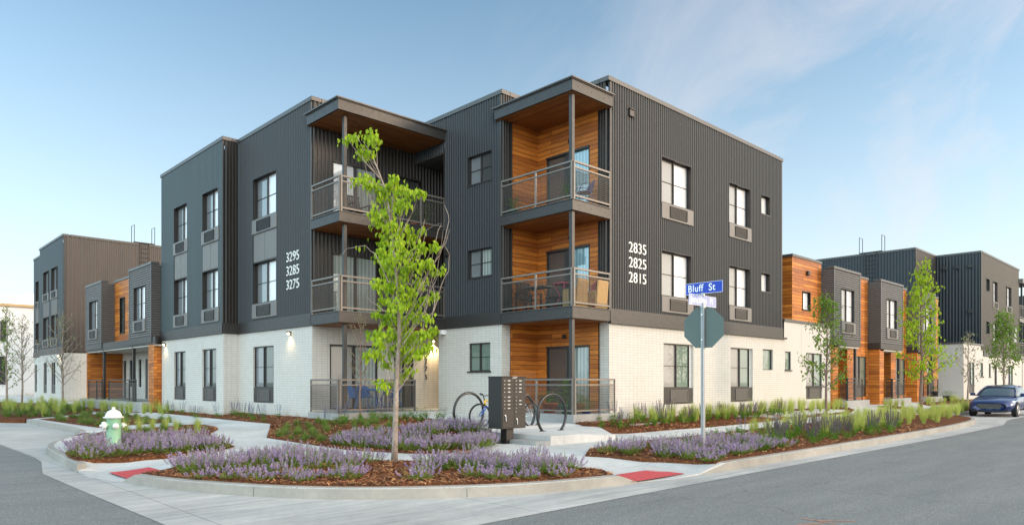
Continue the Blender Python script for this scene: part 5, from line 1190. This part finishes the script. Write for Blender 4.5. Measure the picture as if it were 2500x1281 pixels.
for c in range(2):
    xa = mx0 + .03 + c * (wD + .012); rows = 8 if c == 0 else 9; top = mz1 - .035; hh = .0855
    for k in range(rows):
        z1_ = top - k * hh - (.03 if k > 3 else 0); z0_ = z1_ - hh + .006; mb = MB(); PM.box(mb, xa, xa + wD, z0_, z1_, 0, .008); d = mb.build('mail_door', M['mail'], ml, bevel=.003)
        mb = MB(); mb.lathe([(.009, -.018), (.009, 0)], (xa + .05, my0 - .006, (z0_ + z1_) / 2), 8, 'y'); mb.build('lock', M['chrome'], d)
        if not (c == 1 and k in (4, 7, 8)): mb = MB(); PM.box(mb, xa + .16, xa + .235, (z0_ + z1_) / 2 - .012, (z0_ + z1_) / 2 + .012, .009, .011); mb.build('number_label', M['dim'], d)
    zt = top - rows * hh - .036; mb = MB(); PM.box(mb, xa, xa + wD, mz0 + .03, zt, 0, .01); d = mb.build('parcel_door', M['mail'], ml, bevel=.003)
    mb = MB(); mb.lathe([(.02, -.02), (.02, 0)], (xa + .07, my0 - .008, zt - .11), 10, 'y'); mb.tube([(xa + .08, my0 - .03, zt - .12), (xa + .085, my0 - .035, zt - .24)], .010, 5); mb.build('lock', M['chrome'], d)
mb = MB(); PM.box(mb, mx0 + .33, mx0 + .47, mz1 - .022, mz1 - .006, .001, .003); mb.box(mx0 + .33, mx0 + .47, my0 - .034, my0 - .031, mz1 + .006, mz1 + .02); mb.build('name_strip', M['dim'], ml)
# ================================================================ BIKE HOOPS AND BIKES
M['black'] = simple('black_gloss_tube', (.010, .011, .013), .35, .0, .1, 4, 0, .15); M['rubber'] = simple('tyre_rubber', (.02, .02, .02), .85)
ph = .36
def hoop(cx, cy, label, tint=None):
    z = ph + .03 * ss((cy - 14) / 2); e = empty('bike_hoop', (cx, cy, z), label, 'bike rack', 'black bike hoops on the raised pad'); Rr = .52; mb = MB(); pts = []
    for i in range(41):
        a = R(-90 + 40) + (R(360 - 80)) * i / 40; pts.append((cx + Rr * math.cos(a), cy, z + Rr * math.cos(R(40)) + Rr * math.sin(a)))
    mb.tube(pts, .036, 10); mb.build('hoop', M['black'], e, smooth=True)
    for s in (-1, 1):
        f = MB(); f.box(cx + s * Rr * math.sin(R(40)) - .07, cx + s * Rr * math.sin(R(40)) + .07, cy - .05, cy + .05, z - .01, z + .012); f.build('foot', M['black'], e)
hoop(13.06, 12.15, 'black circular bike hoop standing empty nearest the low step'); hoop(13.20, 13.40, 'black circular bike hoop with the pale blue bike, middle of the three'); hoop(12.45, 14.65, 'black circular bike hoop next to the brick wall with the window')
def tyre(mb, c, Rr, r_, n=36):
    mb.tube([(c[0] + Rr * math.cos(2 * math.pi * i / n), c[1], c[2] + Rr * math.sin(2 * math.pi * i / n)) for i in range(n)] + [(c[0] + Rr, c[1], c[2])], r_, 6)
def bike(loc, rz, label, fc, ac, lean=.05):
    b = empty('bicycle', loc, label, 'bicycle'); b.rotation_euler = (lean, 0, rz); wr = .335
    for wx in (0, 1.05):
        t = MB(); tyre(t, (wx, 0, wr), wr - .025, .025); w_ = t.build('wheel', M['rubber'], b, smooth=True, local=True)
        t = MB(); tyre(t, (wx, 0, wr), wr - .045, .009); t.build('rim', M['steelc'], w_, smooth=True, local=True)
        t = MB()
        for i in range(18): a = 2 * math.pi * i / 18; t.tube([(wx, .02 * (-1) ** i, wr), (wx + (wr - .05) * math.cos(a), 0, wr + (wr - .05) * math.sin(a))], .0018, 3, False)
        t.lathe([(.02, -.04), (.02, .04)], (wx, 0, wr), 8, 'y'); t.build('spokes', M['steelc'], w_, local=True)
    hd0, hd1 = (.13, 0, .74), (.17, 0, .60); bb = (.62, 0, .30); sc = (.76, 0, .78); rear = (1.05, 0, wr)
    f = MB(); f.tube([hd1, bb], .02, 8); f.tube([bb, sc], .017, 8); f.tube([bb, rear], .011, 6); f.tube([(.75, 0, .74), rear], .010, 6); f.build('frame', fc, b, smooth=True, local=True)
    f = MB(); f.tube([hd0, (.72, 0, .66)], .021, 8); f.tube([hd0, hd1], .024, 8); f.build('top_tube', ac, b, smooth=True, local=True)
    f = MB(); f.tube([hd1, (.15, .05, .52), (0, .055, wr)], .015, 6); f.tube([hd1, (.15, -.05, .52), (0, -.055, wr)], .015, 6); f.build('fork', fc, b, smooth=True, local=True)
    f = MB(); f.tube([hd0, (.10, 0, .86)], .014, 6); f.tube([(.16, -.30, .90), (.10, -.12, .87), (.10, .12, .87), (.16, .30, .90)], .012, 6); f.tube([(.17, -.31, .90), (.2, -.2, .89)], .017, 6); f.tube([(.17, .31, .90), (.2, .2, .89)], .017, 6); f.build('handlebar', M['black'], b, smooth=True, local=True)
    f = MB(); f.tube([sc, (.78, 0, .86)], .013, 6); f.obox((.80, 0, .88), (.25, .13, .05)); f.build('saddle', M['black'], b, local=True, bevel=.02)
    f = MB(); f.lathe([(.09, -.045), (.09, -.04)], bb, 20, 'y'); f.tube([(.62, -.06, .30), (.55, -.07, .15)], .01, 5); f.tube([(.62, .06, .30), (.69, .07, .45)], .01, 5); f.obox((.55, -.11, .15), (.09, .09, .02)); f.obox((.69, .11, .45), (.09, .09, .02)); f.build('crank', M['steelc'], b, local=True)
    return b
bike((12.28, 14.02, ph), R(-10), 'blue bicycle with yellow top tube leaning by the mailbox', simple('bike_blue', (.02, .10, .45), .3, .2, .05, 4, 0, .5), simple('bike_yellow', (.75, .42, .02), .35, 0, .05, 4, 0, .5))
bike((12.42, 13.22, ph), R(2), 'pale blue bicycle locked to the middle hoop', simple('bike_pale', (.35, .50, .60), .3, .3, .05, 4, 0, .5), simple('bike_silver', (.5, .55, .6), .3, .4, .05), -.05)
bike((40.4, 14.0, .74), R(5), 'black bicycle parked on the town house porch', M['black'], M['black'])
# ================================================================ PATIO AND BALCONY FURNITURE
M['blu'] = simple('blue_powdercoat', (.015, .13, .36), .4, .1); M['redm'] = simple('red_painted_metal', (.42, .05, .10), .45, .1); M['teak'] = wood_mat('teak', (.50, .22, .07), (.36, .14, .045), 1.5, .06); M['rattan'] = simple('pale_rattan', (.42, .26, .11), .8, 0, .45, 26, .5)
M['darkplastic'] = simple('dark_woven_plastic', (.05, .05, .055), .6, 0, .2, 30, .3); M['terracotta'] = simple('terracotta', (.38, .11, .05), .8); M['greenpot'] = simple('green_glazed_pot', (.04, .17, .09), .35, 0, .1, 5, 0, .4); M['bluepot'] = simple('blue_glazed_dish', (.03, .08, .35), .35)
def metal_chair(loc, rz, m, label, group=None):
    e = empty('metal_chair', loc, label, 'chair', group, rz); s = MB()
    s.lathe([(.21, .43), (.23, .45), (.22, .46), (.001, .455)], (0, 0, 0), 16); s.build('seat', m, e, local=True, smooth=True)
    b = MB(); n = 8; rows = 6
    for i in range(n):
        for j in range(rows):
            def Q(i, j): a = R(-62 + 124 * i / n); t = j / rows; rr_ = .23 + .05 * t; hgt = .46 + t * (.42 * math.cos((i / n - .5) * 1.9)); return (-rr_ * math.cos(a) - .06 * t, rr_ * math.sin(a), hgt)
            b.face([Q(i, j), Q(i + 1, j), Q(i + 1, j + 1), Q(i, j + 1)])
    b.build('backrest', m, e, local=True, smooth=True).modifiers.new('solid', 'SOLIDIFY').thickness = .006
    for s_ in (-1, 1):
        f = MB(); f.tube([(-.22, s_ * .17, .62), (-.05, s_ * .25, .67), (.16, s_ * .26, .64), (.24, s_ * .25, .45), (.27, s_ * .24, 0)], .014, 6); f.build('armrest', m, e, local=True, smooth=True)
        f = MB(); f.tube([(-.12, s_ * .2, .44), (-.25, s_ * .24, 0)], .014, 6); f.build('leg', m, e, local=True, smooth=True)
    return e
def round_table(loc, m, label, Rr=.42, h=.72):
    e = empty('round_table', loc, label, 'table'); t = MB(); t.lathe([(Rr - .01, h - .05), (Rr, h - .04), (Rr, h), (.001, h + .002)], (0, 0, 0), 24); t.build('table_top', m, e, local=True)
    for k in range(4):
        a = R(45 + 90 * k); f = MB(); f.tube([(math.cos(a) * .3, math.sin(a) * .3, h - .04), (math.cos(a) * .12, math.sin(a) * .12, h * .55), (math.cos(a) * .16, math.sin(a) * .16, h * .3), (math.cos(a) * .32, math.sin(a) * .32, 0)], .013, 6); f.build('leg', m, e, local=True, smooth=True)
    return e
zb_ = .64
metal_chair((12.15, 19.85, zb_), R(0), M['blu'], 'blue metal chair on the side of the patio table near the corner post', None)
metal_chair((12.85, 20.4, zb_), R(-90), M['blu'], 'blue metal chair behind the blue patio table')
metal_chair((13.45, 19.75, zb_), R(180), M['blu'], 'blue metal chair between the patio table and the end railing')
round_table((12.85, 19.75, zb_), M['blu'], 'round blue metal table on the ground floor patio')
def wood_chair(loc, rz, m, label, name='wooden_armchair'):
    e = empty(name, loc, label, 'chair', None, rz); s = MB()
    for i in range(6): s.obox((-.22 + i * .085, 0, .40), (.07, .52, .022))
    s.build('seat', m, e, local=True); b = MB()
    for i in range(7): b.obox((-.29, -.24 + i * .08, .70), (.02, .055, .55), Matrix.Rotation(R(-14), 3, 'Y'))
    b.obox((-.35, 0, .96), (.03, .58, .07)); b.build('backrest', m, e, local=True)
    for s_ in (-1, 1):
        a = MB(); a.obox((0, s_ * .30, .60), (.62, .08, .025)); a.build('armrest', m, e, local=True)
        for xx in (-.26, .26): l = MB(); l.obox((xx, s_ * .29, .295), (.05, .05, .59)); l.build('leg', m, e, local=True)
    return e
def box_chair(loc, rz, m, label):
    e = empty('rattan_armchair', loc, label, 'chair', None, rz); s = MB(); s.obox((.02, 0, .19), (.50, .46, .36)); s.build('seat', m, e, local=True, bevel=.04)
    b = MB(); b.obox((-.27, 0, .42), (.08, .50, .82), Matrix.Rotation(R(-6), 3, 'Y')); b.build('backrest', m, e, local=True, bevel=.05)
    for s_ in (-1, 1): a = MB(); a.obox((-.02, s_ * .26, .27), (.50, .06, .52)); a.build('armrest', m, e, local=True, bevel=.03)
    return e
def foliage_pot(loc, pot, Rr, h, ph_, label, leafm=None, seed=1, n=160, name='potted_plant'):
    e = empty(name, loc, label, 'potted plant'); p = MB(); p.lathe([(Rr * .68, 0), (Rr * .95, h * .85), (Rr * 1.06, h * .86), (Rr * 1.06, h), (Rr * .9, h), (.001, h * .92)], (0, 0, 0), 18); p.build('pot', pot, e, local=True, smooth=True)
    r = random.Random(seed); f = MB()
    for i in range(n):
        a = r.uniform(0, 6.28); q = r.random(); zz = h * .9 + ph_ * r.random(); rad = Rr * (1.0 + .8 * math.sin(math.pi * min(1, (zz - h) / ph_ if ph_ else 0))) * q
        quadleaf(f, (math.cos(a) * rad, math.sin(a) * rad, zz), (math.cos(a), math.sin(a), r.uniform(-.2, 1.2)), r.uniform(.06, .13), r.uniform(.02, .04), .2)
    for i in range(7): a = r.uniform(0, 6.28); f.tube([(0, 0, h * .9), (math.cos(a) * Rr * .7, math.sin(a) * Rr * .7, h + ph_ * .8)], .004, 3, False)
    f.build('foliage', leafm or L_green, e, local=True); return e
# corner balconies, middle floor
wood_chair((15.75, 15.65, F2), R(-100), M['teak'], 'slatted teak armchair in the back corner of the middle balcony')
e = empty('side_table', (16.2, 14.95, F2), 'small teak side table beside the red bistro set', 'table')
t = MB(); t.obox((0, 0, .45), (.42, .42, .04)); t.build('table_top', M['teak'], e, local=True)
for sx in (-1, 1):
    for sy in (-1, 1): t = MB(); t.obox((sx * .17, sy * .17, .215), (.05, .05, .43)); t.build('leg', M['teak'], e, local=True)
e = empty('charcoal_grill', (15.55, 15.05, F2), 'dark table-top grill on the middle balcony', 'grill'); t = MB(); t.obox((0, 0, .72), (.5, .9, .05)); t.build('shelf', M['darkplastic'], e, local=True)
for sy in (-1, 1): t = MB(); t.tube([(-.2, sy * .4, .7), (.2, sy * .4, 0)], .015, 5); t.tube([(.2, sy * .4, .7), (-.2, sy * .4, 0)], .015, 5); t.build('leg', M['darkplastic'], e, local=True)
round_table((15.62, 14.05, F2), M['redm'], 'small round red bistro table behind the wire railing', .30, .76)
metal_chair((16.35, 13.62, F2), R(100), M['redm'], 'red metal bistro chair in the corner by the glass door')
box_chair((15.62, 13.62, F2), R(90), M['rattan'], 'pale rattan armchair turned to the street beside the corner post')
box_chair((16.45, 13.55, F2 + .01), R(90), M['rattan'], 'pale rattan armchair against the dark wall of the middle balcony')
foliage_pot((15.45, 16.0, F3), M['greenpot'], .13, .22, .35, 'small green plant at the far end of the top corner balcony', seed=2)
foliage_pot((15.75, 14.0, F3), M['terracotta'], .16, .2, .5, 'bushy potted plant behind the post of the top corner balcony', seed=3)
metal_chair((16.2, 13.75, F3), R(150), simple('navy_plastic', (.03, .06, .2), .5), 'navy chair behind the wire railing of the top corner balcony')
# ground floor corner patio
foliage_pot((15.55, 14.55, F1), M['terracotta'], .24, .30, .35, 'wide terracotta pot with green plant on the corner patio', seed=4, n=220)
foliage_pot((15.45, 13.75, F1), M['greenpot'], .24, .26, .75, 'tall bushy plant in a green tub on the corner patio', seed=5, n=380)
foliage_pot((16.05, 13.55, F1), M['bluepot'], .17, .08, .30, 'small plant in a shallow blue dish on the corner patio', seed=6)
foliage_pot((16.35, 14.0, F1), M['terracotta'], .15, .28, .28, 'small terracotta pot on a stack near the glass door of the corner patio', seed=7)
mb = MB(); r_ = random.Random(2)
for i in range(14):
    a = 15.25 + .0; yy = 15.0 + i * .085; mb.tube([(15.45, yy, F1), (15.45, yy + .25, F1 + .95), (15.45, yy + .12, F1 + 1.25)], .006, 4, False); mb.tube([(15.45, yy + .3, F1), (15.45, yy, F1 + .95), (15.45, yy + .1, F1 + 1.25)], .006, 4, False)
tag(mb.build('willow_trellis', simple('willow_rods', (.33, .12, .05), .8)), 'low trellis of crossed willow rods inside the patio railing', 'trellis')
# second stack of balconies
wood_chair((12.45, 20.3, F3), R(-90), M['darkplastic'], 'dark woven chair on the top balcony before the glass door', 'woven_chair')
round_table((13.2, 20.0, F3), M['darkplastic'], 'small dark round table on the top balcony', .3, .6)
foliage_pot((14.3, 19.7, F3), M['terracotta'], .14, .2, .5, 'potted plant by the rail of the top balcony, nearer the glass door', seed=8, leafm=L_sedge)
foliage_pot((14.75, 19.55, F3), M['terracotta'], .14, .22, .7, 'tall potted plant on the top balcony beside the metal wall', seed=9, leafm=L_sedge)
foliage_pot((46.9, 12.9, .74), M['darkplastic'], .25, .3, .35, 'round bush in a dark tub beside the porch steps', seed=10)
foliage_pot((49.0, 12.7, .45), M['darkplastic'], .3, .3, .3, 'low bush in a dark tub by the end of the town house row', seed=12)
# ================================================================ THE PARKED CAR
cp_ = NT('metallic_blue_paint'); cp_.col((.004, .022, .12)); cp_.set(Roughness=.35, Metallic=.35, Coat_Weight=1.0, Coat_Roughness=.03, Coat_IOR=1.6); M['carblue'] = cp_.mat
M['carglass'] = pane_mat('windscreen_glass', (.045, .075, .08), (.02, .03, .035), 0, 1.9); M['carblack'] = simple('black_trim', (.012, .012, .013), .4); M['lampglass'] = simple('headlamp_clear', (.62, .64, .66), .12, .4, .05, 5, 0, 1.0); M['alloy'] = simple('alloy_wheel', (.48, .48, .48), .3, .8, .05)
car = empty('parked_car', (37.75, 8.15, .006), 'metallic dark blue sedan parked at the kerb facing the corner', 'car')
st = [(0.00,.30,.50,.66,.42,.56,.52,.63),(.05,.22,.64,.76,.42,.60,.62,.68),(.18,.19,.74,.84,.44,.65,.68,.735),(.45,.18,.80,.885,.48,.70,.72,.80),(.95,.18,.83,.90,.50,.76,.74,.89),(1.35,.18,.83,.90,.50,.82,.74,.955),(1.7,.18,.83,.905,.5,.86,.76,.95),(2.4,.18,.83,.905,.5,.89,.78,.93),(3.2,.18,.83,.905,.5,.92,.78,.95),(3.8,.19,.82,.90,.52,.94,.74,1.0),(4.2,.22,.78,.87,.55,.95,.70,1.03),(4.45,.28,.68,.80,.58,.90,.62,1.0),(4.57,.36,.55,.70,.60,.82,.5,.88)]
mb = MB(); rings = []
for x, zb0, wb, wm, z1, z2, wt, zt in st:
    h = [(0, zb0), (wb, zb0), (wm, z1), (wm - .005, (z1 + z2) / 2), (wm - .03, z2), (wt, zt - .025), (wt * .5, zt - .004), (0, zt)]
    rings.append([(x, y, z) for y, z in h] + [(x, -y, z) for y, z in h[-2:0:-1]])
n = len(rings[0]); vs = [v for r in rings for v in r]; fs = []
for i in range(len(rings) - 1):
    for k in range(n): fs.append((i*n+k, i*n+(k+1) % n, (i+1)*n+(k+1) % n, (i+1)*n+k))
fs.append(tuple(range(n))); fs.append(tuple((len(rings)-1)*n+k for k in range(n))); mb.add(vs, fs)
body = mb.build('body', M['carblue'], car, smooth=True, local=True); sd = body.modifiers.new('sub', 'SUBSURF'); sd.levels = 1; sd.render_levels = 2
cb = [(1.22,.76,.93,.74,.94),(1.95,.80,.92,.60,1.34),(2.3,.81,.92,.60,1.405),(2.7,.81,.93,.60,1.425),(3.2,.80,.95,.58,1.39),(3.75,.76,.98,.55,1.20),(4.15,.70,1.0,.6,1.03)]
def cabin(sts, dz=0.0, dy=0.0, lo=0):
    mb = MB(); rings = []
    for x, wb, zb0, wt, zt in sts:
        h = [(wb + dy, zb0), (wb * .45 + wt * .55 + .03 + dy, zb0 * .35 + zt * .65), (wt + dy, zt - .03 + dz), (wt * .6, zt + dz), (0, zt + .012 + dz)]
        if lo: h = h[2:]
        rings.append([(x, y, z) for y, z in h] + [(x, -y, z) for y, z in h[-2::-1]])
    n = len(rings[0]); vs = [v for r in rings for v in r]; fs = [(i*n+k, i*n+k+1, (i+1)*n+k+1, (i+1)*n+k) for i in range(len(rings)-1) for k in range(n-1)]; mb.add(vs, fs); return mb
cabin(cb).build('windows', M['carglass'], car, smooth=True, local=True)
rf = cabin([(1.90,.8,.92,.60,1.325),(2.3,.81,.92,.60,1.405),(2.7,.81,.93,.60,1.425),(3.2,.80,.95,.58,1.39),(3.45,.79,.96,.57,1.31)], .012, .012, 1).build('roof', M['carblue'], car, smooth=True, local=True)
for s in (-1, 1):
    def side(t):
        x, wb, zb0, wt, zt = t; return (x, s * (wt + .008), zt - .025)
    pl_ = MB(); pl_.tube([(1.18, s * .76, .95), (1.6, s * .70, 1.16), side((1.95, 0, 0, .60, 1.34)), side((2.3, 0, 0, .60, 1.405)), side((2.7, 0, 0, .60, 1.425)), side((3.2, 0, 0, .58, 1.39)), side((3.75, 0, 0, .55, 1.20)), (4.15, s * .62, 1.03)], .026, 6)
    pl_.tube([(2.62, s * .80, .94), (2.66, s * .61, 1.41)], .02, 5); pl_.build('pillar', M['carblue'], car, smooth=True, local=True)
    hl = MB(); P = [(.30, s*.56, .665), (.20, s*.60, .61), (.26, s*.78, .60), (.50, s*.87, .66), (.66, s*.875, .735), (.42, s*.79, .722)]
    hl.face([(x - .02, y * 1.012, z) for x, y, z in P]); hl.face(P); hl.build('headlight', M['lampglass'], car, local=True)
    hd = MB()
    for (x, y, z) in ((.235, .665, .642), (.30, .765, .650)): hd.sphere((x - .01, s * y, z), .034, 8)
    hd.build('lamp_lens', M['carblack'], car, smooth=True, local=True)
    fg = MB(); fg.face([(.13, s*.60, .40), (.18, s*.78, .46), (.21, s*.80, .38), (.16, s*.68, .33)]); fg.v = [(x - .035, y, z) for x, y, z in fg.v]; fg.build('fog_light', M['carblack'], car, local=True)
    mr_ = MB(); mr_.obox((1.52, s * .99, 1.00), (.12, .20, .13)); mr_.obox((1.55, s * .88, .95), (.06, .12, .04)); mr_.build('mirror', M['carblue'], car, local=True, bevel=.03)
    for wx in (.90, 3.60):
        a = MB(); a.lathe([(.365, 0), (.365, .03)], (wx, s * .885 - (.0 if s > 0 else .03), .325), 28, 'y'); a.build('wheel_arch', M['carblack'], car, local=True)
        w_ = MB(); w_.lathe([(.20, -.11), (.30, -.11), (.322, -.09), (.322, .09), (.30, .11), (.20, .11)], (wx, s * .82, .322), 32, 'y'); wo = w_.build('wheel', M['rubber'], car, smooth=True, local=True)
        w_ = MB(); yy = s * .925
        for k in range(10): aa = 2 * math.pi * k / 10; w_.tube([(wx + .05 * math.cos(aa), yy, .322 + .05 * math.sin(aa)), (wx + .2 * math.cos(aa), yy, .322 + .2 * math.sin(aa))], .014, 4)
        tyre(w_, (wx, yy, .322), .205, .014, 24); w_.lathe([(.05, -.01), (.05, .012)], (wx, yy, .322), 10, 'y'); w_.build('rim', M['alloy'], wo, local=True)
    dh = MB(); dh.obox((2.35, s * .915, .80), (.16, .02, .025)); dh.build('handle', M['carblue'], car, local=True)
gr = MB(); P = [(-.012, -.46, .60), (-.012, .46, .60), (.012, .50, .50), (-.008, .36, .36), (-.008, -.36, .36), (.012, -.50, .50)]
gr.face([(x - .01, y, z) for x, y, z in P]); go = gr.build('radiator_grille', M['carblack'], car, local=True)
gb = MB()
for k in range(5): zz = .40 + k * .042; hw_ = .40 + .09 * (zz - .36) / .14 if zz < .5 else .49 - .05 * (zz - .5) / .1; gb.obox((-.022, 0, zz), (.008, hw_ * 2, .006))
gb.build('grille_bar', M['steelc'], go, local=True)
lp = MB(); lp.box(.02, .05, -.70, .70, .24, .31); lp.build('lower_intake', M['carblack'], car, local=True)
# ================================================================ camera, light, sky
cam = bpy.data.cameras.new('camera'); co = bpy.data.objects.new('camera', cam); col.objects.link(co)
co.location = (0, 0, CZ); co.rotation_euler = (R(90), 0, HD - R(90)); cam.sensor_width = 36; cam.lens = F / 2500 * 36; cam.shift_y = (HY - 640.5) / 2500; cam.clip_end = 3000
scene.camera = co
SUN_EL, SX, SY = R(13), .60, -.80
sl = bpy.data.lights.new('sun', 'SUN'); sl.energy = 1.05; sl.angle = R(12); sl.color = (1, .72, .48)
so = bpy.data.objects.new('sun', sl); col.objects.link(so)
d = Vector((SX, SY, math.tan(SUN_EL) * math.hypot(SX, SY))); so.rotation_euler = d.to_track_quat('Z', 'Y').to_euler()
w = bpy.data.worlds.new('World'); scene.world = w; w.use_nodes = True; nt = w.node_tree; bg = nt.nodes['Background']
sky = nt.nodes.new('ShaderNodeTexSky'); sky.sky_type = 'NISHITA'; sky.sun_disc = False; sky.sun_elevation = SUN_EL; sky.sun_rotation = math.atan2(SX, SY); sky.altitude = 1600; sky.air_density = 1.0; sky.dust_density = 1.2; sky.ozone_density = 1.5
tc = nt.nodes.new('ShaderNodeTexCoord'); mp = nt.nodes.new('ShaderNodeCombineXYZ')
for i_, (v_, s_) in enumerate((((1, 0, 0), 2.0), ((.2, -.66, .72), 1.3), ((.1, .72, .68), 3.3))):
    dd_ = nt.nodes.new('ShaderNodeVectorMath'); dd_.operation = 'DOT_PRODUCT'; dd_.inputs[1].default_value = tuple(c * s_ for c in v_); nt.links.new(tc.outputs['Generated'], dd_.inputs[0]); nt.links.new(dd_.outputs['Value'], mp.inputs[i_])
n1 = nt.nodes.new('ShaderNodeTexNoise'); n1.inputs['Scale'].default_value = 1.25; n1.inputs['Detail'].default_value = 9; n1.inputs['Roughness'].default_value = .62; n1.inputs['Distortion'].default_value = 1.3
nt.links.new(mp.outputs[0], n1.inputs['Vector'])
r1 = nt.nodes.new('ShaderNodeValToRGB'); r1.color_ramp.elements[0].position = .45; r1.color_ramp.elements[0].color = (0, 0, 0, 1); r1.color_ramp.elements[1].position = .70; r1.color_ramp.elements[1].color = (.85, .85, .85, 1)
nt.links.new(n1.outputs['Fac'], r1.inputs['Fac'])
# clouds thicken towards the lower right of the view (world +x, low)
dt = nt.nodes.new('ShaderNodeVectorMath'); dt.operation = 'DOT_PRODUCT'; dt.inputs[1].default_value = (.95, -.25, -.35); nt.links.new(tc.outputs['Generated'], dt.inputs[0])
mr = nt.nodes.new('ShaderNodeMapRange'); mr.inputs['From Min'].default_value = .2; mr.inputs['From Max'].default_value = .8; nt.links.new(dt.outputs['Value'], mr.inputs['Value'])
mu = nt.nodes.new('ShaderNodeMath'); mu.operation = 'MULTIPLY'; nt.links.new(r1.outputs['Color'], mu.inputs[0]); nt.links.new(mr.outputs['Result'], mu.inputs[1])
mx = nt.nodes.new('ShaderNodeMix'); mx.data_type = 'RGBA'; nt.links.new(mu.outputs[0], mx.inputs[0]); tn = nt.nodes.new('ShaderNodeMix'); tn.data_type = 'RGBA'; tn.blend_type = 'MULTIPLY'; tn.inputs[0].default_value = 1; tn.inputs[7].default_value = (.98, 1.04, .92, 1); nt.links.new(sky.outputs[0], tn.inputs[6]); nt.links.new(tn.outputs[2], mx.inputs[6]); mx.inputs[7].default_value = (3.05, 2.85, 2.9, 1)
# haze whitening the sky towards the horizon
sx_ = nt.nodes.new('ShaderNodeSeparateXYZ'); nt.links.new(tc.outputs['Generated'], sx_.inputs[0])
hm = nt.nodes.new('ShaderNodeMapRange'); hm.inputs['From Min'].default_value = 0; hm.inputs['From Max'].default_value = .58; hm.inputs['To Min'].default_value = 1; hm.inputs['To Max'].default_value = 0; nt.links.new(sx_.outputs['Z'], hm.inputs['Value'])
hp = nt.nodes.new('ShaderNodeMath'); hp.operation = 'POWER'; hp.inputs[1].default_value = 1.95; nt.links.new(hm.outputs[0], hp.inputs[0])
hq = nt.nodes.new('ShaderNodeMath'); hq.operation = 'MULTIPLY'; hq.inputs[1].default_value = 1.0; nt.links.new(hp.outputs[0], hq.inputs[0])
hz_ = nt.nodes.new('ShaderNodeMix'); hz_.data_type = 'RGBA'; nt.links.new(hq.outputs[0], hz_.inputs[0]); nt.links.new(mx.outputs[2], hz_.inputs[6]); hz_.inputs[7].default_value = (3.05, 3.13, 3.22, 1)
# added unseen warm glow in the sky behind the camera, fills ground and facades
db = nt.nodes.new('ShaderNodeVectorMath'); db.operation = 'DOT_PRODUCT'; db.inputs[1].default_value = (-.08, -.965, .22); nt.links.new(tc.outputs['Generated'], db.inputs[0])
mb2 = nt.nodes.new('ShaderNodeMapRange'); mb2.interpolation_type = 'SMOOTHSTEP'; mb2.inputs['From Min'].default_value = -.15; mb2.inputs['From Max'].default_value = .75; nt.links.new(db.outputs['Value'], mb2.inputs['Value'])
ad = nt.nodes.new('ShaderNodeMix'); ad.data_type = 'RGBA'; ad.blend_type = 'ADD'; nt.links.new(mb2.outputs['Result'], ad.inputs[0]); nt.links.new(hz_.outputs[2], ad.inputs[6]); ad.inputs[7].default_value = (5.0, 4.1, 3.2, 1)
dw = nt.nodes.new('ShaderNodeVectorMath'); dw.operation = 'DOT_PRODUCT'; dw.inputs[1].default_value = (-.97, -.05, .22); nt.links.new(tc.outputs['Generated'], dw.inputs[0])  # second unseen glow, bluish, added to brighten the side-street walls
mw = nt.nodes.new('ShaderNodeMapRange'); mw.interpolation_type = 'SMOOTHSTEP'; mw.inputs['From Min'].default_value = .0; mw.inputs['From Max'].default_value = .8; nt.links.new(dw.outputs['Value'], mw.inputs['Value'])
aw = nt.nodes.new('ShaderNodeMix'); aw.data_type = 'RGBA'; aw.blend_type = 'ADD'; nt.links.new(mw.outputs['Result'], aw.inputs[0]); nt.links.new(ad.outputs[2], aw.inputs[6]); aw.inputs[7].default_value = (2.3, 3.7, 4.3, 1)
nt.links.new(aw.outputs[2], bg.inputs['Color']); bg.inputs['Strength'].default_value = .15
scene.view_settings.view_transform = 'Standard'; scene.view_settings.look = 'None'; scene.view_settings.exposure = 1.0; scene.view_settings.gamma = 1
scene.cycles.use_denoising = True; scene.cycles.max_bounces = 6; scene.cycles.diffuse_bounces = 3; scene.cycles.transparent_max_bounces = 6
